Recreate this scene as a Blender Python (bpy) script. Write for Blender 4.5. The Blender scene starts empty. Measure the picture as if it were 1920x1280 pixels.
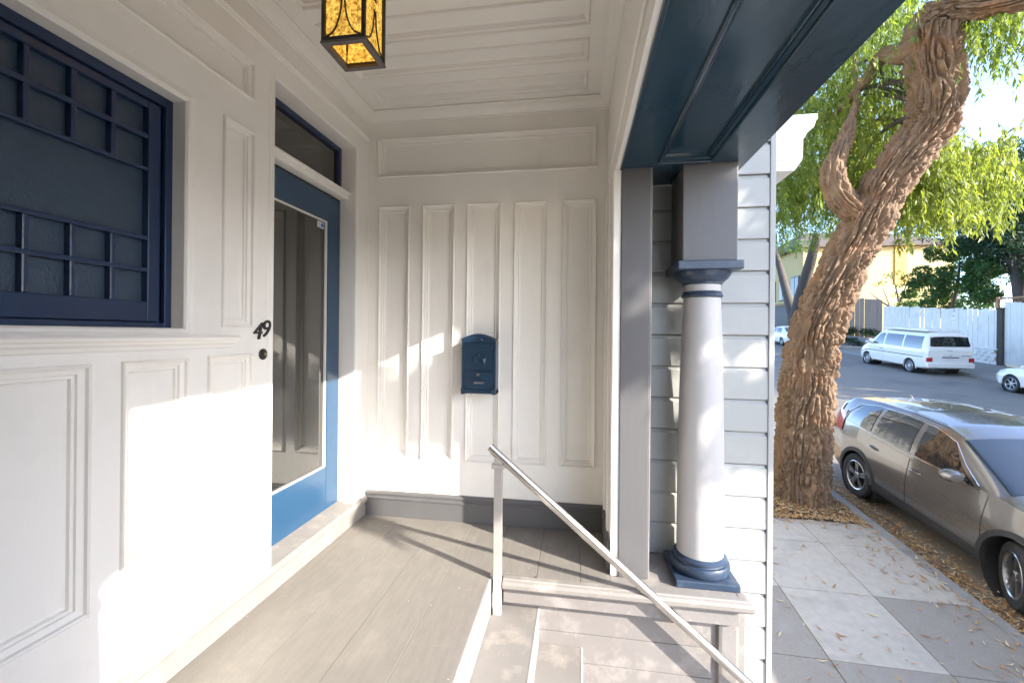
import bpy, bmesh, math, random
import numpy as np
from mathutils import Vector, Matrix
random.seed(7); rng = np.random.default_rng(11)
S = bpy.context.scene
C = S.collection
PI = math.pi
# ------------------------------------------------------------------ camera, sky, sun, exposure
CAMH = 1.3; FPX = 800.0; TH = math.atan(122/800.0); ROLL = 0.0095; CY = 627.0
cd = bpy.data.cameras.new('camera'); cam = bpy.data.objects.new('camera', cd); C.objects.link(cam)
cd.sensor_fit = 'HORIZONTAL'; cd.sensor_width = 36.0; cd.lens = FPX/1920*36; cd.shift_y = -(640-CY)/1920
cd.clip_start = 0.03; cd.clip_end = 2000
cam.matrix_world = Matrix.Translation((0, 0, CAMH)) @ Matrix.Rotation(TH, 4, 'Z') @ Matrix.Rotation(PI/2, 4, 'X') @ Matrix.Rotation(ROLL, 4, 'Z')
S.camera = cam
SUN = Vector((1.0, -0.515, 0.495)).normalized()          # towards the sun
w = bpy.data.worlds.new('World'); S.world = w; w.use_nodes = True
nt = w.node_tree; nt.nodes.clear()
sky = nt.nodes.new('ShaderNodeTexSky'); sky.sky_type = 'NISHITA'; sky.sun_disc = False
sky.sun_elevation = math.asin(SUN.z); sky.sun_rotation = math.atan2(SUN.x, SUN.y)
sky.air_density = 0.6; sky.dust_density = 0.75; sky.ozone_density = 1.6
bg = nt.nodes.new('ShaderNodeBackground'); bg.inputs['Strength'].default_value = 0.15
wo = nt.nodes.new('ShaderNodeOutputWorld')
nt.links.new(sky.outputs[0], bg.inputs[0]); nt.links.new(bg.outputs[0], wo.inputs[0])
sl = bpy.data.lights.new('sun', 'SUN'); sl.energy = 2.5; sl.angle = math.radians(0.55); sl.color = (1.0, 0.94, 0.84)
so = bpy.data.objects.new('sun', sl); C.objects.link(so); so.location = (20, -10, 12)
so.rotation_euler = (-SUN).to_track_quat('-Z', 'Y').to_euler()
S.view_settings.view_transform = 'Standard'; S.view_settings.look = 'None'
S.view_settings.exposure = 2.74; S.view_settings.gamma = 1.0
try: S.cycles.max_bounces = 10; S.cycles.diffuse_bounces = 6
except Exception: pass

# ------------------------------------------------------------------ pixel -> direction (a pixel gives only a direction)
_R = Vector((math.cos(TH), math.sin(TH), 0)); _F = Vector((-math.sin(TH), math.cos(TH), 0)); _U = Vector((0, 0, 1))
def ray(px, py):
    dx = px-960; dy = py-640; c, s = math.cos(ROLL), math.sin(ROLL)
    a = dx*c+dy*s; b = -dx*s+dy*c+(640-CY)
    return _F*FPX+_R*a-_U*b
EYE = Vector((0, 0, CAMH))
def on_x(px, py, x): d = ray(px, py); return EYE+d*(x/d.x)
def on_y(px, py, y): d = ray(px, py); return EYE+d*(y/d.y)
def on_z(px, py, z): d = ray(px, py); return EYE+d*((z-CAMH)/d.z)

# ------------------------------------------------------------------ materials
MATS = {}
def mat(name, col, rough=.5, var=.06, vscale=6., bump=0., bscale=40., stretch=(1, 1, 1), metal=0., spec=.5, coat=0., coatr=.05,
        ior=None, trans=0., dirt=None, dirtscale=3., dirtamt=.5, translucent=None, detail=6, fleck=0, fleckcol=(.5, .46, .4)):
    if name in MATS: return MATS[name]
    m = bpy.data.materials.new(name); m.use_nodes = True; N = m.node_tree.nodes; L = m.node_tree.links
    b = N['Principled BSDF']
    tc = N.new('ShaderNodeTexCoord'); mp = N.new('ShaderNodeMapping'); mp.inputs['Scale'].default_value = stretch
    L.new(tc.outputs['Object'], mp.inputs[0])
    n1 = N.new('ShaderNodeTexNoise'); n1.inputs['Scale'].default_value = vscale; n1.inputs['Detail'].default_value = detail
    L.new(mp.outputs[0], n1.inputs[0])
    mix = N.new('ShaderNodeMix'); mix.data_type = 'RGBA'
    lo = [max(0, c*(1-var*1.6)) for c in col]; hi = [min(1, c*(1+var)) for c in col]
    mix.inputs[6].default_value = (*lo, 1); mix.inputs[7].default_value = (*hi, 1)
    L.new(n1.outputs[0], mix.inputs[0])
    out = mix.outputs[2]
    if dirt:
        n2 = N.new('ShaderNodeTexNoise'); n2.inputs['Scale'].default_value = dirtscale; n2.inputs['Detail'].default_value = 8; n2.inputs['Roughness'].default_value = .65
        L.new(tc.outputs['Object'], n2.inputs[0])
        rp = N.new('ShaderNodeMapRange'); rp.inputs[1].default_value = .52; rp.inputs[2].default_value = .72; rp.inputs[3].default_value = 0; rp.inputs[4].default_value = dirtamt
        L.new(n2.outputs[0], rp.inputs[0])
        mx = N.new('ShaderNodeMix'); mx.data_type = 'RGBA'; mx.inputs[7].default_value = (*dirt, 1)
        L.new(rp.outputs[0], mx.inputs[0]); L.new(out, mx.inputs[6]); out = mx.outputs[2]
    if fleck:
        n4 = N.new('ShaderNodeTexNoise'); n4.inputs['Scale'].default_value = fleck; n4.inputs['Detail'].default_value = 2; L.new(tc.outputs['Object'], n4.inputs[0])
        r4 = N.new('ShaderNodeMapRange'); r4.inputs[1].default_value = .74; r4.inputs[2].default_value = .77; r4.inputs[3].default_value = 0; r4.inputs[4].default_value = .8; L.new(n4.outputs[0], r4.inputs[0])
        m4 = N.new('ShaderNodeMix'); m4.data_type = 'RGBA'; m4.inputs[7].default_value = (*fleckcol, 1); L.new(r4.outputs[0], m4.inputs[0]); L.new(out, m4.inputs[6]); out = m4.outputs[2]
    L.new(out, b.inputs['Base Color'])
    b.inputs['Roughness'].default_value = rough; b.inputs['Metallic'].default_value = metal
    b.inputs['Specular IOR Level'].default_value = spec
    if ior: b.inputs['IOR'].default_value = ior
    if coat: b.inputs['Coat Weight'].default_value = coat; b.inputs['Coat Roughness'].default_value = coatr
    if trans: b.inputs['Transmission Weight'].default_value = trans
    if bump:
        n3 = N.new('ShaderNodeTexNoise'); n3.inputs['Scale'].default_value = bscale; n3.inputs['Detail'].default_value = 5
        L.new(mp.outputs[0], n3.inputs[0])
        bp = N.new('ShaderNodeBump'); bp.inputs['Strength'].default_value = bump; bp.inputs['Distance'].default_value = .004
        L.new(n3.outputs[0], bp.inputs['Height']); L.new(bp.outputs[0], b.inputs['Normal'])
    if translucent:
        tr = N.new('ShaderNodeBsdfTranslucent'); tr.inputs[0].default_value = (*translucent, 1)
        ms = N.new('ShaderNodeMixShader'); ms.inputs[0].default_value = .45
        o = N['Material Output']; L.new(b.outputs[0], ms.inputs[1]); L.new(tr.outputs[0], ms.inputs[2]); L.new(ms.outputs[0], o.inputs[0])
    MATS[name] = m
    return m
WHITE = mat('wall_paint', (.81, .783, .735), .42, .035, 3, .42, 26, (1, 1, .12), dirt=(.5, .46, .41), dirtscale=2.2, dirtamt=.18)
TRIMW = mat('trim_paint', (.815, .79, .745), .36, .03, 4, .25, 30)
CEILP = mat('ceiling_paint', (.82, .795, .75), .5, .03, 3, .08, 30)
FLOORP = mat('porch_floor_paint', (.195, .178, .158), .55, .14, 7, .35, 60, (6, 1, 1), dirt=(.29, .265, .235), dirtscale=5, dirtamt=.35, fleck=42)
STONEP = mat('step_paint', (.21, .194, .18), .6, .10, 8, .2, 50, dirt=(.40, .36, .31), dirtscale=6, dirtamt=.6, fleck=60)
TAUPE = mat('taupe_paint', (.105, .102, .104), .45, .08, 6, .18, 40, (1, 1, .15))
TAUPEL = mat('taupe_light_paint', (.20, .184, .176), .5, .07, 8, .25, 50, dirt=(.5, .46, .42), dirtscale=7, dirtamt=.35)
BLUE = mat('navy_gloss_paint', (.018, .046, .072), .16, .15, 5, .5, 18, (1, .35, 1), spec=.6)
BLUED = mat('blue_door_paint', (.017, .058, .12), .25, .10, 3, .12, 30, spec=.6)
NAVY = mat('navy_sash_paint', (.012, .030, .082), .25, .15, 6, .25, 60, spec=.6)
BLUEC = mat('blue_capital_paint', (.026, .044, .078), .35, .2, 9, .3, 60, dirt=(.16, .2, .25), dirtscale=9, dirtamt=.4)
COLW = mat('column_paint', (.45, .432, .42), .45, .05, 5, .5, 22, dirt=(.45, .42, .39), dirtscale=6, dirtamt=.25)
SIDING = mat('pale_siding_paint', (.355, .358, .338), .45, .05, 6, .3, 30, (.3, 1, 1), dirt=(.5, .5, .45), dirtscale=5, dirtamt=.25)
DARK = mat('dark_gap', (.02, .02, .02), .8)
GLASSD = mat('door_glass', (.012, .012, .011), .015, .0, spec=.7, ior=1.6, coat=.5, coatr=.0)
OBSC = mat('obscure_glass', (.034, .058, .096), .28, .15, 30, .5, 150, spec=.5)
STEEL = mat('brushed_steel', (.62, .60, .57), .22, .05, 20, .05, 200, (1, 1, 1), metal=1.)
STEELP = mat('painted_steel', (.40, .375, .35), .45, .1, 20, .2, 60, metal=.3)
BLACKI = mat('black_iron', (.02, .018, .016), .45, .2, 30, .3, 80)
IRONG = mat('worn_iron', (.12, .10, .09), .5, .2, 30, .3, 80)
MAILB = mat('mailbox_enamel', (.014, .042, .085), .3, .2, 20, .15, 80, spec=.6, metal=.2)
BRASS = mat('aged_brass', (.35, .27, .15), .35, .2, 20, metal=1.)
EDGE = mat('worn_step_edge', (.36, .345, .325), .6, .2, 14, .3, 60)
CHROME = mat('chrome', (.8, .8, .8), .08, metal=1.)

# ------------------------------------------------------------------ mesh helpers
class MB:
    def __init__(s): s.v = []; s.f = []
    def add(s, vs, fs):
        o = len(s.v); s.v += [tuple(v) for v in vs]; s.f += [tuple(i+o for i in f) for f in fs]; return s
    def box(s, x0, x1, y0, y1, z0, z1):
        if x0 > x1: x0, x1 = x1, x0
        if y0 > y1: y0, y1 = y1, y0
        if z0 > z1: z0, z1 = z1, z0
        return s.add([(x0, y0, z0), (x1, y0, z0), (x1, y1, z0), (x0, y1, z0), (x0, y0, z1), (x1, y0, z1), (x1, y1, z1), (x0, y1, z1)],
                     [(0, 3, 2, 1), (4, 5, 6, 7), (0, 1, 5, 4), (1, 2, 6, 5), (2, 3, 7, 6), (3, 0, 4, 7)])
    def tube(s, pts, rad, n=10, caps=True):
        pts = [Vector(p) for p in pts]; rings = []
        if not hasattr(rad, '__len__'): rad = [rad]*len(pts)
        t0 = (pts[1]-pts[0]).normalized(); up = Vector((0, 0, 1)) if abs(t0.z) < .9 else Vector((1, 0, 0))
        nrm = t0.cross(up).normalized()
        vs = []
        for i, p in enumerate(pts):
            t = (pts[min(i+1, len(pts)-1)]-pts[max(i-1, 0)]).normalized()
            nrm = (nrm-t*nrm.dot(t)).normalized(); b = t.cross(nrm)
            for k in range(n):
                a = 2*PI*k/n; vs.append(p+(nrm*math.cos(a)+b*math.sin(a))*rad[i])
        fs = [(i*n+k, i*n+(k+1) % n, (i+1)*n+(k+1) % n, (i+1)*n+k) for i in range(len(pts)-1) for k in range(n)]
        if caps: fs += [tuple(reversed(range(n))), tuple((len(pts)-1)*n+k for k in range(n))]
        return s.add(vs, fs)
    def lathe(s, prof, c=(0, 0, 0), n=32, axis='Z', caps=True):
        vs = []
        for r, z in prof:
            for k in range(n):
                a = 2*PI*k/n; x, y = r*math.cos(a), r*math.sin(a)
                if axis == 'Z': p = (c[0]+x, c[1]+y, c[2]+z)
                elif axis == 'X': p = (c[0]+z, c[1]+x, c[2]+y)
                else: p = (c[0]+y, c[1]+z, c[2]+x)
                vs.append(p)
        m = len(prof)
        fs = [(i*n+k, i*n+(k+1) % n, (i+1)*n+(k+1) % n, (i+1)*n+k) for i in range(m-1) for k in range(n)]
        if caps: fs += [tuple(reversed(range(n))), tuple((m-1)*n+k for k in range(n))]
        return s.add(vs, fs)
    def prism(s, poly, fn):
        """poly: 2-D outline; fn(a,b,t) -> 3-D, t in 0/1"""
        n = len(poly)
        vs = [fn(a, b, 0) for a, b in poly]+[fn(a, b, 1) for a, b in poly]
        fs = [tuple(range(n)), tuple(reversed(range(n, 2*n)))]+[(i, n+i, n+(i+1) % n, (i+1) % n) for i in range(n)]
        return s.add(vs, fs)
    def build(s, name, m, parent=None, bevel=0., smooth=False, kind=None, fix=True, angle=None):
        me = bpy.data.meshes.new(name)
        bm = bmesh.new(); vv = [bm.verts.new(v) for v in s.v]
        for f in s.f:
            try: bm.faces.new([vv[i] for i in f])
            except ValueError: pass
        if fix: bmesh.ops.recalc_face_normals(bm, faces=bm.faces)
        if bevel:
            es = [e for e in bm.edges if len(e.link_faces) == 2 and e.calc_face_angle(0) > .6]
            bmesh.ops.bevel(bm, geom=es, offset=bevel, segments=2, profile=.6, affect='EDGES', clamp_overlap=True)
        if smooth:
            for f in bm.faces: f.smooth = True
            a = angle or .7
            for e in bm.edges:
                if len(e.link_faces) == 2 and e.calc_face_angle(0) > a: e.smooth = False
        bm.to_mesh(me); bm.free()
        return link(name, me, m, parent, kind)
def link(name, me, m, parent=None, kind=None):
    o = bpy.data.objects.new(name, me); C.objects.link(o)
    if m: me.materials.append(m)
    if parent: o.parent = parent
    if kind: o['kind'] = kind
    return o
def np_mesh(name, V, F, m, parent=None, smooth=False, kind=None):
    V = np.asarray(V, np.float32); F = np.asarray(F, np.int32)
    me = bpy.data.meshes.new(name); k = F.shape[1]
    me.vertices.add(len(V)); me.vertices.foreach_set('co', V.ravel())
    me.loops.add(F.size); me.loops.foreach_set('vertex_index', F.ravel())
    me.polygons.add(len(F)); me.polygons.foreach_set('loop_start', np.arange(0, F.size, k, dtype=np.int32))
    if smooth: me.polygons.foreach_set('use_smooth', np.ones(len(F), bool))
    me.update(); me.validate()
    return link(name, me, m, parent, kind)
def tag(o, label, cat, group=None, kind=None):
    o['label'] = label; o['category'] = cat
    if group: o['group'] = group
    if kind: o['kind'] = kind
    return o
def thing(name, label, cat, loc=(0, 0, 0), group=None):
    o = bpy.data.objects.new(name, None); C.objects.link(o); o.location = loc; o.empty_display_size = .1
    return tag(o, label, cat, group)
def struct(name, label, o=None):
    o['kind'] = 'structure'; o['label'] = label; return o
def BX(name, m, parent, *b, bevel=.003): return MB().box(*b).build(name, m, parent, bevel)

# panelled sheets: frame maps (u, v, d) -> world, d = out of the wall
def sheet(frame, u0, u1, v0, v1, holes, name, m, parent, thick=.05):
    us = sorted({u0, u1, *[h[0] for h in holes], *[h[1] for h in holes]}); vs = sorted({v0, v1, *[h[2] for h in holes], *[h[3] for h in holes]})
    mb = MB(); idx = {}
    def vid(u, v):
        if (u, v) not in idx: idx[(u, v)] = len(mb.v); mb.v.append(tuple(frame(u, v, 0)))
        return idx[(u, v)]
    for i in range(len(us)-1):
        for j in range(len(vs)-1):
            a, b = (us[i]+us[i+1])/2, (vs[j]+vs[j+1])/2
            if any(h[0] < a < h[1] and h[2] < b < h[3] for h in holes): continue
            mb.f.append((vid(us[i], vs[j]), vid(us[i+1], vs[j]), vid(us[i+1], vs[j+1]), vid(us[i], vs[j+1])))
    o = mb.build(name, m, parent, fix=False)
    return o
PROF = [(0, 0), (.0008, .010), (.005, .014), (.010, .010), (.0115, -.001), (.015, -.003), (.026, -.007), (.0275, -.015), (.032, -.016), (.0365, -.014), (.039, -.024), (.046, -.027)]
def panel(frame, u0, u1, v0, v1, m, parent, prof=PROF, k=1., name='panel', inv=1):
    mb = MB(); rings = []
    for d, hgt in prof:
        d *= k; hgt *= inv
        rings.append([frame(u0+d, v0+d, hgt), frame(u1-d, v0+d, hgt), frame(u1-d, v1-d, hgt), frame(u0+d, v1-d, hgt)])
    vs = [p for r in rings for p in r]; n = len(rings)
    fs = [(i*4+q, i*4+(q+1) % 4, (i+1)*4+(q+1) % 4, (i+1)*4+q) for i in range(n-1) for q in range(4)]
    fs.append(tuple((n-1)*4+q for q in range(4)))
    mb.add(vs, fs)
    return mb.build(name, m, parent, fix=False)
def run(prof, fn, t0, t1, name, m, parent, smooth=False):
    """a moulding: outline prof (a,b) swept along t; fn(a,b,t)"""
    n = len(prof); mb = MB()
    mb.add([fn(a, b, t0) for a, b in prof]+[fn(a, b, t1) for a, b in prof],
           [tuple(range(n)), tuple(reversed(range(n, 2*n)))]+[(i, n+i, n+(i+1) % n, (i+1) % n) for i in range(n)])
    return mb.build(name, m, parent, smooth=smooth, angle=.5)
CROWN = [(0, 0), (.066, 0), (.068, -.008), (.058, -.014), (.05, -.030), (.036, -.046), (.02, -.056), (.012, -.060), (.012, -.068), (.0, -.070)]
# ================================================================== the house with the entry porch
XL, YB, ZC, XR = -1.497, 2.889, 2.87, .205
fL = lambda u, v, d: (XL+d, u, v)
fB = lambda u, v, d: (u, YB-d, v)
fC = lambda u, v, d: (v, u, ZC-d)
house = thing('house', 'beige panelled entry porch of a house with navy trim and grey steps', 'house')
# --- door wall
winO = (.30, 1.432, 1.312, 2.185); doorO = (1.915, 2.706, .132, 2.555)
pL = [(.35, 1.116, .414, 1.196), (1.206, 1.450, .411, 1.196), (1.541, 1.783, .405, 1.201), (1.607, 1.783, 1.322, 2.222), (-.02, 1.78, 2.365, 2.546), (-.10, .25, .414, 1.196), (-.95, -.2, .414, 1.196), (-.95, -.12, 1.322, 2.546)]
wl = sheet(fL, -1.1, YB, .0, ZC, pL+[winO, doorO], 'wall', WHITE, house)
for q, p in enumerate(pL): panel(fL, *p, WHITE, wl, k=1.15 if q == 0 else 1.)
# solid building mass behind and above
for b in [(-7, -1.70, -6, 3.0, -2.2, 7.5), (-7, .2, YB+.03, 14, -2.2, 7.5), (-7, .845, -6, -1.12, -2.2, 7.5), (-1.70, .845, -1.2, 2.64, 2.93, 7.5)]:
    BX('wall', SIDING, house, *b, bevel=0)
# ceiling with rows of long panels
pc = [(2.572-.2885*i, 2.758-.2885*i, -1.335, .05) for i in range(13)]
ce = sheet(fC, -1.1, YB, XL, .222, pc, 'ceiling', CEILP, house)
for p in pc: panel(fC, *p, CEILP, ce, k=.8)
# --- back wall with five tall panels and one long one
def bx_(px): return on_y(px, 620, YB).x
tall = [(709.5, 766.9), (791, 851), (874, 937.5), (962, 1025.6), (1052, 1117.5)]
pB = [(bx_(a), bx_(b), .416, 2.206) for a, b in tall]+[(-1.427, .119, 2.412, 2.69)]
wb = sheet(fB, XL, XR+.02, 0, ZC, pB, 'wall', WHITE, house)
for p in pB: panel(fB, *p, WHITE, wb)
# near side wall, with the same panels
fN = lambda u, v, d: (-u, -1.1+d, v)
pN = [(-p[1], -p[0], p[2], p[3]) for p in pB]
wn = sheet(fN, -.23, 1.5, 0, ZC, pN, 'wall', WHITE, house)
for p in pN: panel(fN, *p, WHITE, wn)
# right-hand stub walls between wall and pilaster, and the inner face over the opening
BX('stub_wall', TRIMW, house, .19, .2305, 2.373, YB+.02, 0, 2.2)
BX('stub_wall', TRIMW, house, .19, .2305, -1.12, .03, 0, 2.2)
BX('casing', TRIMW, house, .176, .19, 2.50, 2.56, .18, 2.2, bevel=.004)
BX('casing', TRIMW, house, .176, .19, 2.80, 2.86, .18, 2.2, bevel=.004)
BX('fascia_board', TRIMW, house, .2, .2205, -1.12, YB+.02, 2.2, ZC+.03, bevel=.002)
BX('fascia_board', TRIMW, house, .186, .2, -1.12, YB, 2.30, 2.62, bevel=.006)
# crown and picture mouldings
run(CROWN, lambda a, b, t: (XL+a, t, ZC+b-.001), -1.1, YB, 'crown_moulding', TRIMW, house, True)
run(CROWN, lambda a, b, t: (t, YB-a, ZC+b-.002), XL, XR, 'crown_moulding', TRIMW, house, True)
run(CROWN, lambda a, b, t: (.2-a, t, ZC+b-.003), -1.1, YB, 'crown_moulding', TRIMW, house, True)
PM = [(0, 0), (.016, -.002), (.018, -.012), (.010, -.018), (.008, -.026), (0, -.030)]
run(PM, lambda a, b, t: (XL+a, t, 2.70+b), -1.1, YB-.01, 'picture_moulding', TRIMW, house, True)
# base with rounded nosing along the door wall, threshold
NOS = [(0, .137), (.012, .135), (.022, .127), (.026, .115), (.022, .103), (.012, .095), (.010, .078), (.004, .074), (.004, 0), (0, 0)]
run(NOS, lambda a, b, t: (XL+a, t, b), -1.1, YB-.024, 'base_board', STONEP, house, True)
run([(-.16, .160), (-.10, .158), (-.02, .140), (.012, .136), (.024, .126), (.02, .112), (-.16, .112)], lambda a, b, t: (XL+a, t, b), 1.915, 2.706, 'threshold', STONEP, house, True)
# back baseboard
BBP = [(0, 0), (.020, 0), (.020, .118), (.026, .122), (.026, .132), (.018, .138), (.018, .150), (.024, .156), (.020, .170), (.008, .176), (0, .176)]
run(BBP, lambda a, b, t: (t, YB-a, b), XL+.01, XR-.02, 'base_board', TAUPE, house)
run(BBP, lambda a, b, t: (.19-a*.8, t, b*.98), 2.40, YB-.02, 'base_board', TAUPE, house)
# --- window in the door wall: navy sash, obscure glass
XW = -1.552
for nm, b in [('reveal', (XW-.03, XL-.0005, 1.432, 1.46, 1.29, 2.21)), ('reveal', (XW-.03, XL-.0005, .27, .30, 1.29, 2.21)), ('reveal', (XW-.03, XL-.0005, .27, 1.46, 2.185, 2.21)), ('reveal', (XW-.03, XL-.0005, .27, 1.46, 1.287, 1.312))]:
    BX(nm, WHITE, house, *b, bevel=0)
BEAD = [(0, 0), (.006, .008), (.016, .010), (.024, .006), (.036, .004), (.040, 0)]
def ring(frame, u0, u1, v0, v1, prof, name, m, parent):
    mb = MB(); n = len(prof); vs = []
    for d, hh in prof: vs += [frame(u0-d, v0-d, hh), frame(u1+d, v0-d, hh), frame(u1+d, v1+d, hh), frame(u0-d, v1+d, hh)]
    mb.add(vs, [(i*4+q, (i+1)*4+q, (i+1)*4+(q+1) % 4, i*4+(q+1) % 4) for i in range(n-1) for q in range(4)])
    return mb.build(name, m, parent, fix=False)
ring(fL, *winO, BEAD, 'casing_bead', TRIMW, house)
SILL = [(0, 0), (.050, -.002), (.056, -.010), (.050, -.020), (.034, -.024), (.030, -.032), (.016, -.040), (.010, -.052), (0, -.056)]
run(SILL, lambda a, b, t: (XL+a, t, 1.286+b), .08, 1.655, 'window_sill', TRIMW, house, True)
win = MB().box(XW-.02, XW, 1.404, 1.4345, 1.3125, 2.1845).box(XW-.02, XW, .298, .328, 1.3125, 2.1845).box(XW-.02, XW, .328, 1.404, 2.150, 2.1845).box(XW-.02, XW, .328, 1.404, 1.3125, 1.332).build('window', NAVY, house, .003)
XS = XW-.012                                             # sash plane
cols = [1.349-.1165*k for k in range(9)]; rowsz = [(2.118, 2.025), (2.006, 1.902), (1.888, 1.650), (1.633, 1.534), (1.516, 1.408)]
sash = MB().box(XS-.03, XS, 1.349, 1.397, 1.334, 2.148).box(XS-.03, XS, .335, cols[-1], 1.334, 2.148).box(XS-.03, XS, cols[-1], 1.349, 2.118, 2.148).box(XS-.03, XS, cols[-1], 1.349, 1.334, 1.408).build('sash', NAVY, win, .004)
mz = [(2.025, 2.006), (1.902, 1.888), (1.650, 1.633), (1.534, 1.516)]
for a, b in mz: BX('muntin', NAVY, win, XS-.028, XS-.002, cols[-1]-.002, 1.351, b, a, bevel=.005)
for c in cols[1:-1]:
    for (t, b) in ((2.120, 1.900), (1.635, 1.406)): BX('muntin', NAVY, win, XS-.0285, XS-.003, c-.0085, c+.0085, b, t, bevel=.005)
for zi, (t, b) in enumerate(rowsz):
    if zi == 2: BX('pane', OBSC, win, XS-.030, XS-.026, cols[-1], 1.349, b, t, bevel=0); continue
    for k in range(8): BX('pane', OBSC, win, XS-.030, XS-.026, cols[k+1]+.008, cols[k]-.008 if k else 1.349, b, t, bevel=0)
# --- door, transom, frame
XD = -1.600
BX('door_casing', WHITE, house, -1.64, XL-.0005, 2.7065, 2.735, .13, 2.58, bevel=0)
BX('door_casing', WHITE, house, -1.64, XL-.0005, 1.89, 1.9145, .13, 2.58, bevel=0)
BX('door_casing', WHITE, house, -1.64, XL-.0005, 1.9145, 2.7065, 2.5555, 2.58, bevel=0)
BD2 = [(0, 0), (.004, .008), (.012, .010), (.018, .004), (.030, .004), (.034, 0)]
ring(fL, 1.915, 2.706, .135, 2.555, BD2, 'casing_bead', TRIMW, house)
BX('door_frame', DARK, house, -1.66, XD-.012, 2.693, 2.7065, .15, 2.2, bevel=0)
BX('door_frame', DARK, house, -1.66, XD-.012, 1.70, 2.7065, 2.188, 2.203, bevel=0)
door = MB().box(-1.645, XD, 2.553, 2.692, .156, 2.186).box(-1.645, XD, 1.78, 1.93, .156, 2.186).box(-1.645, XD, 1.93, 2.553, 2.02, 2.186).box(-1.645, XD, 1.93, 2.553, .156, .43).build('door', BLUED, house, .004)
BX('glass', GLASSD, door, -1.632, -1.622, 1.93, 2.553, .43, 2.02, bevel=0)
gs = MB()
for b in [(2.546, 2.5525, .4305, 2.0195), (1.9305, 1.937, .4305, 2.0195)]: gs.box(-1.622, -1.606, b[0], b[1], b[2], b[3])
gs.box(-1.622, -1.606, 1.937, 2.546, .4305, .437).box(-1.622, -1.606, 1.937, 2.546, 2.013, 2.0195).build('glazing_bead', TRIMW, door, .001)
MB().tube([(XD, 1.945, 1.17), (XD+.035, 1.945, 1.16), (XD+.042, 1.945, 1.10), (XD+.035, 1.945, 1.03), (XD, 1.945, 1.02)], .009, 8).build('handle', CHROME, door, smooth=True)
BX('sticker', mat('sticker_white', (.7, .74, .78), .4), door, -1.6219, -1.6212, 2.468, 2.536, 1.966, 2.006, bevel=0)
MB().lathe([(.0145, 0), (.0145, .0012)], (-1.6212, 2.518, 1.987), 20, 'X').build('sticker_emblem', mat('sticker_blue', (.03, .12, .40), .4), door)
for zz, ww in ((1.998, .034), (1.990, .030), (1.978, .036), (1.973, .036)):
    BX('sticker_line', mat('sticker_ink', (.15, .22, .36), .5), door, -1.6212, -1.6206, 2.472, 2.472+ww*.8, zz-.0018, zz+.0012, bevel=0)
BX('transom_bar', TRIMW, house, -1.64, XD+.05, 1.9145, 2.7065, 2.205, 2.262, bevel=.008)
BX('transom_bar', TRIMW, house, -1.64, XD+.066, 1.9145, 2.7065, 2.236, 2.254, bevel=.006)
tr = MB().box(-1.64, XD, 2.672, 2.706, 2.263, 2.5545).box(-1.64, XD, 1.915, 1.95, 2.263, 2.5545).box(-1.64, XD, 1.95, 2.672, 2.522, 2.5545).box(-1.64, XD, 1.95, 2.672, 2.263, 2.285).build('transom_window', NAVY, house, .004)
BX('pane', GLASSD, tr, -1.632, -1.620, 1.95, 2.672, 2.285, 2.522, bevel=0)
# --- porch floor boards
pf = MB().box(-1.69, -.452, -1.1, YB+.02, -1.95, -.024).box(-.452, .86, 2.332, 2.655, -1.95, -.06).build('porch_floor', STONEP, house)
ed = [-1.495, -1.205, -.938, -.690, -.4525]
for a, b in zip(ed[:-1], ed[1:]): BX('floor_board', FLOORP, pf, a+.0006, b-.0006, -1.1, YB-.001, -.024, -.0005+random.uniform(-.0012, .0008), bevel=.0022)
ed = [-.4525, -.204, .029, .19]
for a, b in zip(ed[:-1], ed[1:]): BX('floor_board', FLOORP, pf, a+.0012, b-.0012, 2.262 if a > -.4 else 2.30, YB-.001, -.024, -.001+random.uniform(-.001, .0005), bevel=.002)
BX('floor_nosing', EDGE, pf, -.4525, -.440, .15, 2.262, -.182, -.002, bevel=.003)
BX('riser', TAUPEL, pf, -.452, -.4445, .15, 2.33, -.19, -.03, bevel=0)
# --- ledge under the column (far and near)
NP = [(0, 0), (.030, 0), (.034, -.006), (.048, -.010), (.056, -.022), (.056, -.040), (.046, -.052), (.030, -.058), (0, -.058)]
def ledge(y0, s, x0):
    """y0 = front line of the nosing, s = +1 far side / -1 near side"""
    yb = y0+s*.435
    n = len(NP); fr = MB()
    fr.add([(x0, y0+s*(.056-a), b-.0005) for a, b in NP]+[(.812+a, y0+s*(.056-a), b-.0005) for a, b in NP]+[(.812+a, yb, b-.0005) for a, b in NP],
           [tuple(range(n)), tuple(reversed(range(2*n, 3*n)))]+[(k*n+i, (k+1)*n+i, (k+1)*n+(i+1) % n, k*n+(i+1) % n) for k in (0, 1) for i in range(n)])
    fr.build('ledge_nosing', STONEP, house, smooth=True, angle=.5)
    BX('ledge', STONEP, house, .19, .83, min(y0+s*.03, yb), max(y0+s*.03, yb), -.05, -.0022, bevel=0)
    BX('ledge_fascia', TAUPEL, house, x0-.002, .815, min(y0+s*.046, yb), max(y0+s*.046, yb), -.142, -.0581, bevel=.003)
    BX('cheek_wall', TAUPEL, house, -.449, .79, min(y0+s*.105, yb), max(y0+s*.105, yb), -1.95, -.1425, bevel=0)
    for k in range(11): BX('plank', TAUPEL, house, -.449, .70, min(y0+s*.097, y0+s*.112), max(y0+s*.097, y0+s*.112), -.30-.155*k, -.148-.155*k, bevel=.0025)
    BX('support_post', TAUPEL, house, .724, .826, min(y0+s*.075, y0+s*.16), max(y0+s*.075, y0+s*.16), -1.95, -.1425, bevel=.018)
ledge(2.225, 1, -.379); ledge(.18, -1, -.44)
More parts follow.
